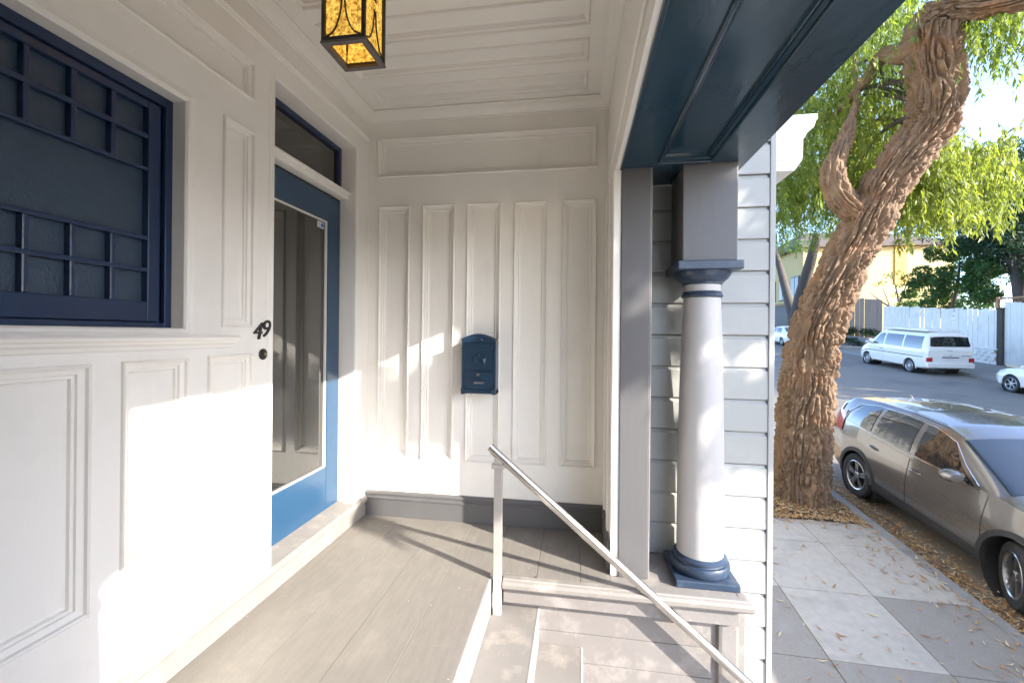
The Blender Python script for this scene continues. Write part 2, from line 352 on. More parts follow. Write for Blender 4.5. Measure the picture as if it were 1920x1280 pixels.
# --- steps
for k in range(1, 10):
    x0 = -.45 if k == 1 else -.19+.232*(k-2)
    x1 = -.19+.232*(k-1)
    BX('step', STONEP, house, x0-.02, x1, .075, 2.3285, -2.05, -.187*k, bevel=.012)
    BX('step_nosing', EDGE, house, x1-.011, x1+.0015, .076, 2.328, -.187*k-.03, -.187*k+.0015, bevel=.004)
# --- columns
PYL = MB
def column(yc):
    xc = .677
    c = MB().lathe([(.119, .085), (.1195, .30), (.118, .6), (.112, 1.0), (.103, 1.3), (.0945, 1.508), (.0945, 1.515), (.0945, 1.60)], (xc, yc, 0), 48).build('column', COLW, house, smooth=True)
    MB().lathe([(.130, .034), (.146, .040), (.153, .060), (.151, .078), (.146, .088), (.134, .091), (.132, .097), (.138, .103), (.137, .112), (.126, .120), (.119, .124)], (xc, yc, 0), 48).build('base', BLUEC, c, smooth=True)
    BX('plinth', BLUEC, c, xc-.157, xc+.157, yc-.160, yc+.160, -.002, .036, bevel=.005)
    MB().lathe([(.095, 1.508), (.104, 1.512), (.107, 1.520), (.104, 1.528), (.098, 1.532), (.101, 1.538), (.096, 1.543)], (xc, yc, 0), 48).build('necking', BLUEC, c, smooth=True)
    MB().lathe([(.095, 1.578), (.103, 1.582), (.104, 1.590), (.112, 1.596), (.130, 1.612), (.143, 1.632), (.145, 1.648)], (xc, yc, 0), 48).build('capital', BLUEC, c, smooth=True)
    BX('abacus', BLUEC, c, xc-.161, xc+.161, yc-.158, yc+.158, 1.647, 1.692, bevel=.005)
    BX('pier', TAUPE, c, xc-.136, xc+.136, yc-.136, yc+.136, 1.692, 2.2025, bevel=.006)
column(2.478); column(-.071)
for y0, y1 in ((2.365, 2.655), (-.25, .042)):
    p = BX('pilaster', TAUPE, house, .231, .383, y0, y1, -.002, 2.2025, bevel=.004)
    MB().box(.383, .3925, y0+.003, y0+.022, 0, 2.20).build('bead', TAUPEL, p, .003)
# --- the navy beam over the opening
fS = lambda u, v, d: (v, u, 2.2-d)
ps = (-.2, 2.30, .405, .672)
bm_ = sheet(fS, -1.12, 2.657, .2208, .858, [ps], 'beam', BLUE, house)
panel(fS, *ps, BLUE, bm_, k=.9)
BX('bead', BLUE, bm_, .2208, .236, -1.12, 2.36, 2.188, 2.1995, bevel=.004)
BX('beam_face', BLUE, bm_, .846, .860, -1.12, 2.657, 2.2005, 2.62, bevel=.003)
run([(0, 0), (.02, 0), (.05, .05), (.11, .09), (.12, .14), (0, .14)], lambda a, b, t: (.86+a, t, 2.62+b), -1.12, 2.657, 'cornice', TRIMW, bm_)
# ------------------------------------------------------------------ handrail
rail = thing('handrail', 'steel tube handrail on a flat post going down the steps', 'handrail', (-.407, 2.237, -.187))
rl = rail.location
def rp(x): return (x-rl.x, 2.238-rl.y, .700-.842*(x+.455)-rl.z)
hr = MB().tube([rp(-.455), rp(.84), rp(1.75)], .0205, 20).build('rail', STEEL, rail, smooth=True)
MB().tube([tuple(Vector(rp(x))-Vector((0, 0, .026))) for x in (-.45, .84, 1.74)], .006, 6).build('rail_strip', STEEL, rail)
MB().box(-.022, .022, -.0145, .0145, 0, .832).build('post', STEELP, rail, .003)
MB().box(-.035, .035, -.022, .022, .775, .800).build('bracket', STEELP, rail, .006)
MB().box(1.55-rl.x, 1.592-rl.x, -.0145, .0145, -1.30, -.80).build('post', STEELP, rail, .003)
# ------------------------------------------------------------------ mailbox
mb_ = thing('mailbox', 'navy cast metal mailbox with arched top and raised crest on the panelled wall', 'mailbox', (-.649, YB, .905))
def mbx(n, m, *b, bevel=.002): return MB().box(*b).build(n, m, mb_, bevel)
mbx('body', MAILB, -.113, .113, -.098, .012, .012, .338)
arch = [(-.116, 0)]+[(-.116+.232*i/16, .034*math.sin(PI*i/16)+.018) for i in range(17)]+[(.116, 0)]
MB().prism([(a, b) for a, b in arch], lambda a, b, t: (a, -.104+.116*t, .338+b)).build('lid', MAILB, mb_, .002)
MB().tube([(-.118+.236*i/16, -.106, .357+.036*math.sin(PI*i/16)) for i in range(17)], .006, 8).build('lid_rim', MAILB, mb_, smooth=True)
mbx('slot_flap', MAILB, -.098, .098, -.106, -.098, .294, .328); mbx('frame', MAILB, -.117, -.103, -.104, .0, .03, .345); mbx('frame', MAILB, .103, .117, -.104, .0, .03, .345)
mbx('base', MAILB, -.120, .120, -.108, .012, -.002, .026, bevel=.004); mbx('foot', MAILB, -.120, -.094, -.113, .0, -.008, .036, bevel=.005); mbx('foot', MAILB, .094, .120, -.113, .0, -.008, .036, bevel=.005)
dr = mbx('door', MAILB, -.094, .094, -.105, -.098, .034, .142); mbx('rail_line', MAILB, -.10, .10, -.107, -.098, .146, .152)
MB().lathe([(.0, -.002), (.010, -.002), (.0115, .004), (.0115, .010)], (.0, -.113, .126), 16, 'Y').build('lock', CHROME, mb_, smooth=True)
MB().prism([(-.062, .112), (-.03, .094), (.03, .094), (.062, .112), (.062, .078), (-.062, .078)], lambda a, b, t: (a, -.114+.012*t, b)).build('handle', MAILB, mb_, .002)
mbx('card_window', STEEL, -.030, .040, -.107, -.104, .066, .076, bevel=.001)
cr = MB()
for s in (-1, 1):
    for k in range(6): cr.tube([(s*.008, -.100, .235-.006*k), (s*(.020+.003*k), -.104, .250-.008*k), (s*(.046-.002*k), -.101, .256-.013*k), (s*(.050-.003*k), -.099, .236-.014*k)], [.004, .0045, .004, .002], 6)
    cr.tube([(s*.010, -.10, .19), (s*.026, -.103, .178), (s*.040, -.1, .182)], [.004, .004, .002], 6)
    cr.tube([(s*.105, -.104, .262), (s*.112, -.108, .272), (s*.106, -.106, .284), (s*.098, -.104, .276)], .005, 6)
cr.lathe([(.0, .0), (.016, .001), (.013, .006), (0, .009)], (0, -.099, .215), 14, 'Y').tube([(0, -.102, .24), (0, -.107, .258), (.006, -.104, .268), (.012, -.102, .262)], [.008, .008, .007, .003], 8)
cr.tube([(-.03, -.1, .352), (-.015, -.106, .362), (0, -.108, .366), (.015, -.106, .362), (.03, -.1, .352)], [.003, .006, .008, .006, .003], 8)
cr.build('crest', MAILB, mb_, smooth=True)
# ------------------------------------------------------------------ house number, bell
hn = thing('house_number', 'black metal house number 49 on the beige wall beside the door', 'house number', (XL, 1.845, 1.30))
def digit(ch, y, z, size):
    cu = bpy.data.curves.new('digit', 'FONT'); cu.body = ch; cu.size = size; cu.extrude = .004; cu.offset = .0; cu.shear = .22
    ob = bpy.data.objects.new('tmp', cu); C.objects.link(ob)
    dg = bpy.context.evaluated_depsgraph_get(); me = bpy.data.meshes.new_from_object(ob.evaluated_get(dg))
    bpy.data.objects.remove(ob); o = link('digit', me, BLACKI, hn)
    o.matrix_local = Matrix(((0, 0, 1, .005), (1, 0, 0, y), (0, 1, 0, z), (0, 0, 0, 1)))
digit('4', -.066, -.034, .116); digit('9', -.013, -.022, .116)
bell = thing('doorbell', 'round dark bronze doorbell below the house number', 'doorbell', (XL, 1.851, 1.194))
MB().lathe([(.0, 0), (.026, 0), (.027, .004), (.023, .008), (.020, .007), (.017, .012), (0, .013)], (0, 0, 0), 28, 'X').build('plate', BLACKI, bell, smooth=True)
MB().lathe([(.009, .010), (.009, .019), (.006, .021), (0, .021)], (0, 0, 0), 16, 'X').build('button', BRASS, bell, smooth=True)
# ------------------------------------------------------------------ lantern
lx, ly, lz, lw = -.882, 1.575, 2.40, .081
lan = thing('lantern', 'iron box lantern with amber ribbed glass hanging from the porch ceiling', 'lantern', (lx, ly, lz))
AMB = bpy.data.materials.new('amber_glass'); AMB.use_nodes = True
_n = AMB.node_tree.nodes; _l = AMB.node_tree.links; _b = _n['Principled BSDF']
_tc = _n.new('ShaderNodeTexCoord'); _nz = _n.new('ShaderNodeTexNoise'); _nz.inputs['Scale'].default_value = 95; _nz.inputs['Detail'].default_value = 8; _l.new(_tc.outputs['Object'], _nz.inputs[0])
_cr = _n.new('ShaderNodeValToRGB'); _cr.color_ramp.elements[0].position = .32; _cr.color_ramp.elements[0].color = (.16, .06, .004, 1); _cr.color_ramp.elements[1].position = .68; _cr.color_ramp.elements[1].color = (.70, .44, .08, 1)
_l.new(_nz.outputs[0], _cr.inputs[0]); _l.new(_cr.outputs[0], _b.inputs['Base Color']); _b.inputs['Roughness'].default_value = .15
_l.new(_cr.outputs[0], _b.inputs['Emission Color']); _b.inputs['Emission Strength'].default_value = .24
_bp = _n.new('ShaderNodeBump'); _bp.inputs['Strength'].default_value = .6; _l.new(_nz.outputs[0], _bp.inputs['Height']); _l.new(_bp.outputs[0], _b.inputs['Normal'])
lh = .34
for sx in (-1, 1):
    for sy in (-1, 1): MB().box(sx*lw-.007, sx*lw+.007, sy*lw-.007, sy*lw+.007, 0, lh).build('post', BLACKI, lan, .0015)
def framering(z0, z1, w_, t, m, nm):
    MB().box(-w_, w_, -w_, -w_+t, z0, z1).box(-w_, w_, w_-t, w_, z0, z1).box(-w_, -w_+t, -w_+t, w_-t, z0, z1).box(w_-t, w_, -w_+t, w_-t, z0, z1).build(nm, m, lan, .001)
framering(-.006, .004, lw+.009, .022, IRONG, 'bottom_frame'); framering(.004, .020, lw+.004, .010, BLACKI, 'frame'); framering(lh-.012, lh, lw+.012, .02, BLACKI, 'frame')
for ax in range(2):
    for s in (-1, 1):
        mb = MB(); n = 18
        vs = []
        for i in range(n*2+1):
            u = -lw+.006+(2*lw-.012)*i/(2*n); d = s*(lw-.004+(.0022 if i % 2 else -.0004))
            for z in (.018, lh-.01): vs.append((u, d, z) if ax == 0 else (d, u, z))
        mb.add(vs, [(2*i, 2*i+2, 2*i+3, 2*i+1) for i in range(2*n)]).build('glass', AMB, lan, smooth=True)
        for q in (-1, 1):
            pts = []
            for i in range(11):
                t = i/10; u = q*(.006+(lw-.012)*(1-math.sqrt(max(0, 1-(1-t)**2)))) ; z = .016+t*.15
                pts.append((u, s*(lw+.004), z) if ax == 0 else (s*(lw+.004), u, z))
            MB().tube(pts, .0034, 6).build('scroll', BLACKI, lan, smooth=True)
            pts = [(p[0], p[1], lh-(p[2]-.016)*.9-.004) for p in pts]
            MB().tube(pts, .0034, 6).build('scroll', BLACKI, lan, smooth=True)
MB().lathe([(lw*1.3, 0), (lw*.9, .03), (.03, .055), (.012, .06), (.012, .115), (.06, .118), (.06, .130)], (0, 0, lh), 24).build('cap', BLACKI, lan, smooth=True)
MB().tube([(-.02, -.02, .0), (-.02, -.02, .10)], .004, 6).build('bulb_stem', BLACKI, lan)
# ------------------------------------------------------------------ neighbouring house: pale lap siding
nb = thing('neighbouring_house', 'pale lap sided wall with white cornice beyond the porch column', 'house', (1.1, 2.66, -1.6))
def nbx(n, m, x0, x1, y0, y1, z0, z1, bevel=.003): return BX(n, m, nb, x0-1.1, x1-1.1, y0-2.66, y1-2.66, z0+1.6, z1+1.6, bevel=bevel)
body = nbx('wall', SIDING, .2, 1.108, 2.685, 14, -2.2, 7.5, bevel=0)
BK = mat('siding_backing', (.2, .2, .19), .8)
nbx('backing', BK, .2, 1.1, 2.672, 2.686, -2.0, 4.2, bevel=0)
SP = .1868
for k in range(-11, 22):
    z0 = .002+SP*k+random.uniform(-.002, .002); dy = random.uniform(-.0015, .0015)
    prof = [(0, 0), (.012, 0), (.014, .004), (.012, SP-.026), (.004, SP-.014), (.003, SP-.006), (0, SP-.006)]
    m_ = MB(); n = len(prof)
    x0, x1 = .2, 1.0925
    def P(a, b, t, x0=x0, x1=x1, z0=z0, dy=dy): return ((x0+(x1-x0)*t-(.011 if (t and b > SP-.016) else 0))-1.1, 2.672-a+dy-2.66, z0+b+1.6)
    m_.add([P(a, b, 0) for a, b in prof]+[P(a, b, 1) for a, b in prof], [tuple(range(n)), tuple(reversed(range(n, 2*n)))]+[(i, n+i, n+(i+1) % n, (i+1) % n) for i in range(n)])
    m_.build('siding_board', SIDING, nb)
nbx('corner_board', SIDING, 1.0935, 1.124, 2.652, 2.77, -2.0, 4.2, bevel=.004)
CP = [(0, 0), (.135, 0), (.140, .015), (.140, .115), (.150, .125), (.160, .150), (.195, .180), (.205, .215), (.215, .225), (.215, .255), (0, .255)]
run(CP, lambda a, b, t: (1.1245+a-1.1, t-2.66, 2.315+b+1.6), 2.655, 14, 'cornice', TRIMW, nb)
run([(0, 0), (.10, 0), (.14, .06), (0, .06)], lambda a, b, t: (1.1245+a-1.1, t-2.66, 2.255+b+1.6), 2.66, 14, 'cornice', TRIMW, nb)
# ================================================================== street: sloping ground, pavement, kerbs, road
def g(y): return .09*y if y < 10 else .9+.073*(min(y, 150)-10)
def zside(x, y): return -1.9+g(y)-.015*x
def zroad(x, y): return -2.10+g(y)+.016*min(max(x-4.28, 0), max(17.1-x, 0), 3.5)
def zfar(x, y): return -1.965+g(y)+.012*(x-17.1)
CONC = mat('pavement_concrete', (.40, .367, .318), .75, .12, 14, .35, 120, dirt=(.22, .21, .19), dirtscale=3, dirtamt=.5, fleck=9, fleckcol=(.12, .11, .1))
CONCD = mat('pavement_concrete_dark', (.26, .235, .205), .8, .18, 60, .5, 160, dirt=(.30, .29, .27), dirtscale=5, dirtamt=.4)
KERBM = mat('kerb_concrete', (.27, .26, .245), .8, .15, 18, .4, 90, dirt=(.14, .12, .1), dirtscale=3, dirtamt=.5)
ASPH = mat('asphalt', (.215, .19, .158), .7, .16, 50, .5, 200, dirt=(.05, .05, .052), dirtscale=.5, dirtamt=.6)
SOIL = mat('soil', (.10, .065, .04), .95, .25, 20, .8, 60)
EARTH = mat('ground_earth', (.12, .11, .07), .95, .2, 2, .5, 20)
ys = [-80+4*i for i in range(0, 95)]
def strip(name, m, x0, x1, zf, label, nx=2, dz=0., ys=ys):
    mb = MB(); xs = [x0+(x1-x0)*i/nx for i in range(nx+1)]
    vs = [(x, y, zf(x, y)+dz) for y in ys for x in xs]; n = nx+1
    mb.add(vs, [(j*n+i, j*n+i+1, (j+1)*n+i+1, (j+1)*n+i) for j in range(len(ys)-1) for i in range(nx)])
    o = mb.build(name, m, None, fix=False, smooth=True); return struct(name, label, o)
strip('ground', EARTH, -400, 420, lambda x, y: -2.32+g(y), 'sloping bare ground under the whole street', 4, ys=[-400, -200]+ys+[400, 700])
road = strip('road', ASPH, 4.27, 17.11, zroad, 'grey asphalt road climbing the hill', 8, ys=[-80+1.0*i for i in range(0, 300)])
walk = strip('sidewalk', SOIL, 1.0, 4.27, zside, 'concrete sidewalk in front of the steps', 1, -.05)
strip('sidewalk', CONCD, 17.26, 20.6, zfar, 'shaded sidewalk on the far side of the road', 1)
def slab(name, m, parent, x0, x1, y0, y1, zf, th, dz=0., bevel=.004):
    return MB().add([(x0, y0, zf(x0, y0)-th), (x1, y0, zf(x1, y0)-th), (x1, y1, zf(x1, y1)-th), (x0, y1, zf(x0, y1)-th), (x0, y0, zf(x0, y0)+dz), (x1, y0, zf(x1, y0)+dz), (x1, y1, zf(x1, y1)+dz), (x0, y1, zf(x0, y1)+dz)],
                    [(0, 3, 2, 1), (4, 5, 6, 7), (0, 1, 5, 4), (1, 2, 6, 5), (2, 3, 7, 6), (3, 0, 4, 7)]).build(name, m, parent, bevel)
rows = [4.174-.99*k for k in range(9, 0, -1)]+[4.174, 5.151, 6.159, 6.77]
colsx = [1.05, 2.25, 3.195, 4.125]
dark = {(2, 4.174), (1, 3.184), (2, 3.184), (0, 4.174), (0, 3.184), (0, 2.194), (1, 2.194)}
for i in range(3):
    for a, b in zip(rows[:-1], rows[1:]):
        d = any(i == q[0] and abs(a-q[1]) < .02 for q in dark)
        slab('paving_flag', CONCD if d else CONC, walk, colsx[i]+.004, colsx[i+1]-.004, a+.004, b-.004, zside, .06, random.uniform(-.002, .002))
for k in range(8):
    for i in range(3):
        if i and k < 3: continue
        slab('paving_flag', CONC, walk, colsx[i]+.004, colsx[i+1]-.004, 6.77+k*.99+.004, 7.76+k*.99-.004, zside, .06)
for k in range(-6, 30): slab('kerb_stone', KERBM, walk, 4.129, 4.278, 4.174+1.98*k+.003, 4.174+1.98*(k+1)-.003, zside, .30, random.uniform(-.004, .002), .018)
kerb = strip('kerb', KERBM, 17.10, 17.262, zfar, 'long concrete kerb on the far side of the road', 1, .004)
for k in range(-4, 24): slab('kerb_stone', KERBM, kerb, 17.095, 17.255, 2.4*k+.004, 2.4*(k+1)-.004, zfar, .25, .006, .02)
# soil mound round the street tree
rr = 24; mb = MB(); vs = []
for j in range(13):
    for i in range(rr+1):
        x = 2.24+(4.12-2.24)*i/rr; y = 6.775+2.95*j/12
        d = math.hypot(x-3.5, (y-7.45)*.9); vs.append((x, y, zside(x, y)-.045+.12*math.exp(-(d/.55)**2)+random.uniform(-.01, .012)))
mb.add(vs, [(j*(rr+1)+i, j*(rr+1)+i+1, (j+1)*(rr+1)+i+1, (j+1)*(rr+1)+i) for j in range(12) for i in range(rr)])
struct('tree_well', 'bare soil round the street tree in the sidewalk', mb.build('tree_well', SOIL, None, fix=False, smooth=True))
# ---- fallen leaves
LEAFM = [mat('dry_leaf_tan', (.48, .27, .09), .7, .3, 9), mat('dry_leaf_brown', (.30, .14, .045), .75, .3, 9), mat('dry_leaf_pale', (.55, .43, .25), .7, .25, 9)]
def dry_leaves(P, L, name, label):
    P = np.asarray(P, float); n = len(P); which = rng.integers(0, 3, n)
    for k in range(3):
        q = P[which == k]; m = len(q)
        if not m: continue
        a = rng.uniform(0, 2*PI, m); ln = L*rng.uniform(.6, 1.3, m); wd = ln*rng.uniform(.10, .2, m)
        dx = np.stack([np.cos(a), np.sin(a), rng.uniform(-.12, .12, m)+.09*np.sin(a)], 1); sx = np.stack([-np.sin(a), np.cos(a), rng.uniform(-.35, .35, m)+.09*np.cos(a)], 1)
        lift = np.zeros((m, 3)); lift[:, 2] = rng.uniform(.1, .25, m)*ln
        V = np.concatenate([q-dx*ln[:, None]/2+lift*.6, q+sx*wd[:, None]/2, q-sx*wd[:, None]/2, q+dx*ln[:, None]*.15+sx*wd[:, None]*.45+lift*.1, q+dx*ln[:, None]*.15-sx*wd[:, None]*.45+lift*.1, q+dx*ln[:, None]/2+lift*.7])
        i = np.arange(m); F = np.concatenate([np.stack([i, i+2*m, i+m, i+m], 1)[:, :3], np.stack([i+m, i+2*m, i+4*m], 1), np.stack([i+m, i+4*m, i+3*m], 1), np.stack([i+3*m, i+4*m, i+5*m], 1)])
        o = np_mesh(name, V, F, LEAFM[k], None); tag(o, label[k], 'leaves', kind='stuff')
pts = []
for _ in range(3600):                                   # round the tree
    x, y = random.uniform(2.3, 4.12), 6.60+abs(random.gauss(0, .75))+(.12 if random.random() < .85 else 0); pts.append((x, y, zside(x, y)+(.008 if y < 6.78 else -.015)+.11*math.exp(-(math.hypot(x-3.5, (y-7.45)*.9)/.55)**2)+random.uniform(0, .02)))
for _ in range(6500):                                   # gutter
    y = random.uniform(1.5, 11); x = 4.30+abs(random.gauss(0, .24)); pts.append((x, y, zroad(x, y)+.012+random.uniform(0, .025)))
for _ in range(700):                                    # far gutter
    y = random.uniform(12, 30); x = 17.05-abs(random.gauss(0, .5)); pts.append((x, y, zroad(x, y)+.012))
for _ in range(300):
    y = random.uniform(12, 30); x = random.uniform(17.3, 20); pts.append((x, y, zfar(x, y)+.012))
for _ in range(260):                                    # loose on the sidewalk and road
    x, y = random.uniform(1.3, 4.2), random.uniform(2.0, 6.75); pts.append((x, y, zside(x, y)+.01))
for _ in range(260):
    x, y = 4.2-abs(random.gauss(0, .35)), random.uniform(2.0, 6.75); pts.append((x, y, zside(x, y)+.01))
for _ in range(120):
    x, y = random.uniform(6.6, 17), random.uniform(6, 30); pts.append((x, y, zroad(x, y)+.012))
dry_leaves(pts, .085, 'fallen_leaves', ['tan fallen leaves lying along the gutter and sidewalk', 'brown fallen leaves heaped round the tree and gutter', 'pale dry leaves scattered on sidewalk and gutter'])

# ================================================================== vehicles
PAINTG = mat('taupe_metallic_paint', (.205, .188, .174), .2, .05, 30, metal=.6, coat=1., coatr=.02, spec=.5)
PAINTW = mat('white_car_paint', (.82, .765, .685), .3, .02, 5, coat=.8, coatr=.03, dirt=(.6, .58, .54), dirtscale=2, dirtamt=.2)
CARGLASS = mat('car_glass', (.012, .015, .016), .02, 0., spec=.8, ior=1.6, coat=.6, coatr=.0)
TYRE = mat('tyre_rubber', (.022, .022, .023), .75, .2, 30, .3, 60)
ALLOY = mat('alloy', (.62, .62, .63), .28, .05, 30, metal=1.)
PLAST = mat('black_plastic', (.028, .028, .030), .55, .15, 30, .15, 90)
REDL = mat('red_lamp', (.45, .012, .012), .12, .1, 60, coat=1., spec=.6)
PLATE = mat('number_plate', (.72, .70, .68), .4)
def smooth_tab(tab, L, k=.10):
    xs = np.arange(-.4, L+.4, .01); t = np.array(tab, float); y = np.interp(xs, t[:, 0], t[:, 1])
    n = int(k/.01); ker = np.hanning(2*n+3)[1:-1]; ker /= ker.sum()
    ys_ = np.convolve(np.pad(y, n, mode='edge'), ker, 'valid'); ys_ = ys_[:len(xs)] if len(ys_) >= len(xs) else y
    return lambda l: float(np.interp(l, xs, ys_))
def vehicle(name, label, cat, p, loc, flip, slope, paint):
    L = p['L']; ax0, ax1 = p['axles']; mid = (ax0+ax1)/2
    T = {k: smooth_tab(p[k], L, p.get('k', .08)) for k in ('ws', 'zb', 'zbelt', 'wbelt', 'zre', 'wre', 'ztop')}
    root = thing(name, label, cat, loc); root.rotation_euler = (math.atan(slope)*(1), 0, 0)
    root.matrix_world = Matrix.Translation(loc) @ Matrix.Rotation(math.atan(slope), 4, 'X') @ Matrix.Rotation(PI if flip else 0, 4, 'Z')
    def ctrl(l):
        ws, zb, zl, wb, zr, wr, zt = (T[k](l) for k in ('ws', 'zb', 'zbelt', 'wbelt', 'zre', 'wre', 'ztop'))
        zm = zb+.48*(zl-zb)
        return [(0, zb), (ws*.80, zb), (ws*.955, zb+.05), (ws*.985, zb+.05+.35*(zm-zb)), (ws, zm), (ws*.993, zm+.45*(zl-zm)), (wb, zl), (wb-(wb-wr)*.45+.018, zl+(zr-zl)*.5), (wr, zr), (wr*.86, zr+(zt-zr)*.52), (wr*.5, zt-(zt-zr)*.14), (0, zt)]
    def S_(l, v, side, off=0.):
        c = ctrl(l); i = min(int(v), len(c)-2); t = v-i
        def cr(j): return Vector(c[max(0, min(len(c)-1, j))])
        p0, p1, p2, p3 = cr(i-1), cr(i), cr(i+1), cr(i+2)
        q = p1+(p2-p1)*t if i < 2 else .5*((2*p1)+(p2-p0)*t+(2*p0-5*p1+4*p2-p3)*t*t+(3*p1-p0-3*p2+p3)*t**3)
        if off:
            c2 = S_(l, min(v+.05, 10.999), 1); c1 = S_(l, max(v-.05, 0), 1); d = Vector((c2[0]-c1[0], c2[2]-c1[2])); nn = Vector((d.y, -d.x)).normalized()
            # slope along the length
            e = .02; a_ = S_(l+e, v, 1); b_ = S_(l-e, v, 1); tl = Vector((a_[0]-b_[0], a_[1]-b_[1], a_[2]-b_[2])); tv = Vector((c2[0]-c1[0], 0, c2[2]-c1[2]))
            n3 = tl.cross(tv)
            if n3.length > 1e-9:
                n3.normalize()
                if n3.x*nn.x+n3.z*nn.y < 0: n3 = -n3
                return ((q.x+n3.x*off)*side, l-mid+n3.y*off, q.y+n3.z*off)
        return (q.x*side, l-mid, q.y)
    def patch(l0, l1, v0, v1, side, nl, nv, off, nm, m, parent=root, lf=None):
        mb = MB(); vs = []
        for i in range(nl+1):
            for j in range(nv+1):
                v = v0+(v1-v0)*j/nv; a, b = (l0, l1) if lf is None else lf(v)
                vs.append(S_(a+(b-a)*i/nl, v, side, off))
        n = nv+1
        mb.add(vs, [(i*n+j, i*n+j+1, (i+1)*n+j+1, (i+1)*n+j) for i in range(nl) for j in range(nv)])
        o = mb.build(nm, m, parent, smooth=True, angle=1.2, fix=False)
        return o
    # body shell
    nl = 150; vv = [i/4 for i in range(0, 45)]; mb = MB(); n = len(vv)
    ls = [L*(.5-.5*math.cos(PI*i/nl))*.25+L*i/nl*.75 for i in range(nl+1)]
    for side in (1, -1):
        o = len(mb.v); mb.v += [S_(min(max(l, .002), L-.002), v, side) for l in ls for v in vv]
        for i in range(nl):
            for j in range(n-1):
                a = [o+i*n+j, o+i*n+j+1, o+(i+1)*n+j+1, o+(i+1)*n+j]
                cxx = sum(abs(mb.v[k][0]) for k in a)/4; cyy = sum(mb.v[k][1] for k in a)/4+mid; czz = sum(mb.v[k][2] for k in a)/4
                if cxx > .45 and any(math.hypot(cyy-ax, czz-p['wr']) < p['arch'] for ax in (ax0, ax1)): continue
                mb.f.append(tuple(a if side > 0 else reversed(a)))
    for e, l in ((0, .002), (1, L-.002)):
        o = len(mb.v); q = [S_(l, v, 1) for v in vv]+[S_(l, v, -1) for v in reversed(vv)]; mb.v += q; mb.f.append(tuple(range(o, o+len(q))))
    mb.build('body', paint, root, smooth=True, angle=.9, fix=False)
    # wheels
    R = p['wr']; hw = T['ws'](1.5)
    for ax in (ax0, ax1):
        for side in (1, -1):
            steer = p.get('steer', 0) if ax == ax0 else 0
            w_ = bpy.data.objects.new('wheel', None); C.objects.link(w_); w_.parent = root; w_.location = (side*(hw-.115), ax-mid, R); w_.rotation_euler = (0, 0, steer)
            MB().lathe([(R*.66, -.10), (R*.80, -.112), (R*.94, -.108), (R*.99, -.085), (R, -.05), (R, .05), (R*.99, .085), (R*.94, .108), (R*.80, .112), (R*.66, .10)], (0, 0, 0), 40, 'X', caps=False).build('tyre', TYRE, w_, smooth=True)
            MB().lathe([(0, side*.03), (R*.30, side*.03), (R*.60, side*.02), (R*.66, side*.04)], (0, 0, 0), 32, 'X', caps=False).build('brake_disc', PLAST, w_, fix=False)
            rim = MB().lathe([(R*.60, side*.05), (R*.615, side*.098), (R*.655, side*.106), (R*.685, side*.10), (R*.68, side*.03)], (0, 0, 0), 40, 'X', caps=False)
            rim.lathe([(0.0, side*.092), (R*.12, side*.092), (R*.17, side*.082), (R*.18, side*.05)], (0, 0, 0), 20, 'X', caps=False)
            ns = p.get('spokes', 5)
            for k in range(ns):
                for dd in ((-.13, .13) if p.get('double', True) else (0,)):
                    a = 2*PI*k/ns+.3; a1 = a+dd*.55; a2 = a+dd*1.15
                    b_ = [(math.cos(a1)*R*.14, math.sin(a1)*R*.14), (math.cos(a2)*R*.63, math.sin(a2)*R*.63)]
                    d = Vector((b_[1][0]-b_[0][0], b_[1][1]-b_[0][1])).normalized(); q = Vector((-d.y, d.x))*(R*.045)
                    poly = [(b_[0][0]-q.x*1.3, b_[0][1]-q.y*1.3), (b_[1][0]-q.x, b_[1][1]-q.y), (b_[1][0]+q.x, b_[1][1]+q.y), (b_[0][0]+q.x*1.3, b_[0][1]+q.y*1.3)]
                    rim.prism(poly, lambda u, v, t: (side*(.055+.034*t), u, v))
            rim.build('rim', ALLOY if p.get('alloy', True) else paint, w_, smooth=True, angle=.5)
            # wheel well and arch lip
            MB().lathe([(0, -side*.40), (p['arch']+.012, -side*.40), (p['arch']+.012, side*.085)], (side*(hw-.12), ax-mid, R), 32, 'X', caps=False).build('wheel_well', PLAST, root)
            lip = MB(); ra, rb = p['arch']-.012, p['arch']+p.get('lip', .055); vs = []; m_ = 40
            for k in range(m_+1):
                a = -.22+(PI+.44)*k/m_
                for r_, off in ((ra, -.05), (ra, .012), (rb, .012), (rb, -.004)):
                    yy = ax+math.cos(a)*r_; zz = R+math.sin(a)*r_
                    # find the body's half width at this height
                    best = 0
                    for vq in range(8, 26): 
                        s_ = S_(min(max(yy, .05), L-.05), vq/4, 1)
                        if s_[2] >= zz: best = s_[0]; break
                    best = best or T['ws'](yy)
                    vs.append((side*(best+off), yy-mid, zz))
            lip.add(vs, [(k*4+q, k*4+(q+1) % 4, (k+1)*4+(q+1) % 4, (k+1)*4+q) for k in range(m_) for q in range(4)])
            lip.build('arch_trim', PLAST if p.get('cladding') else paint, root, smooth=True, angle=.6)
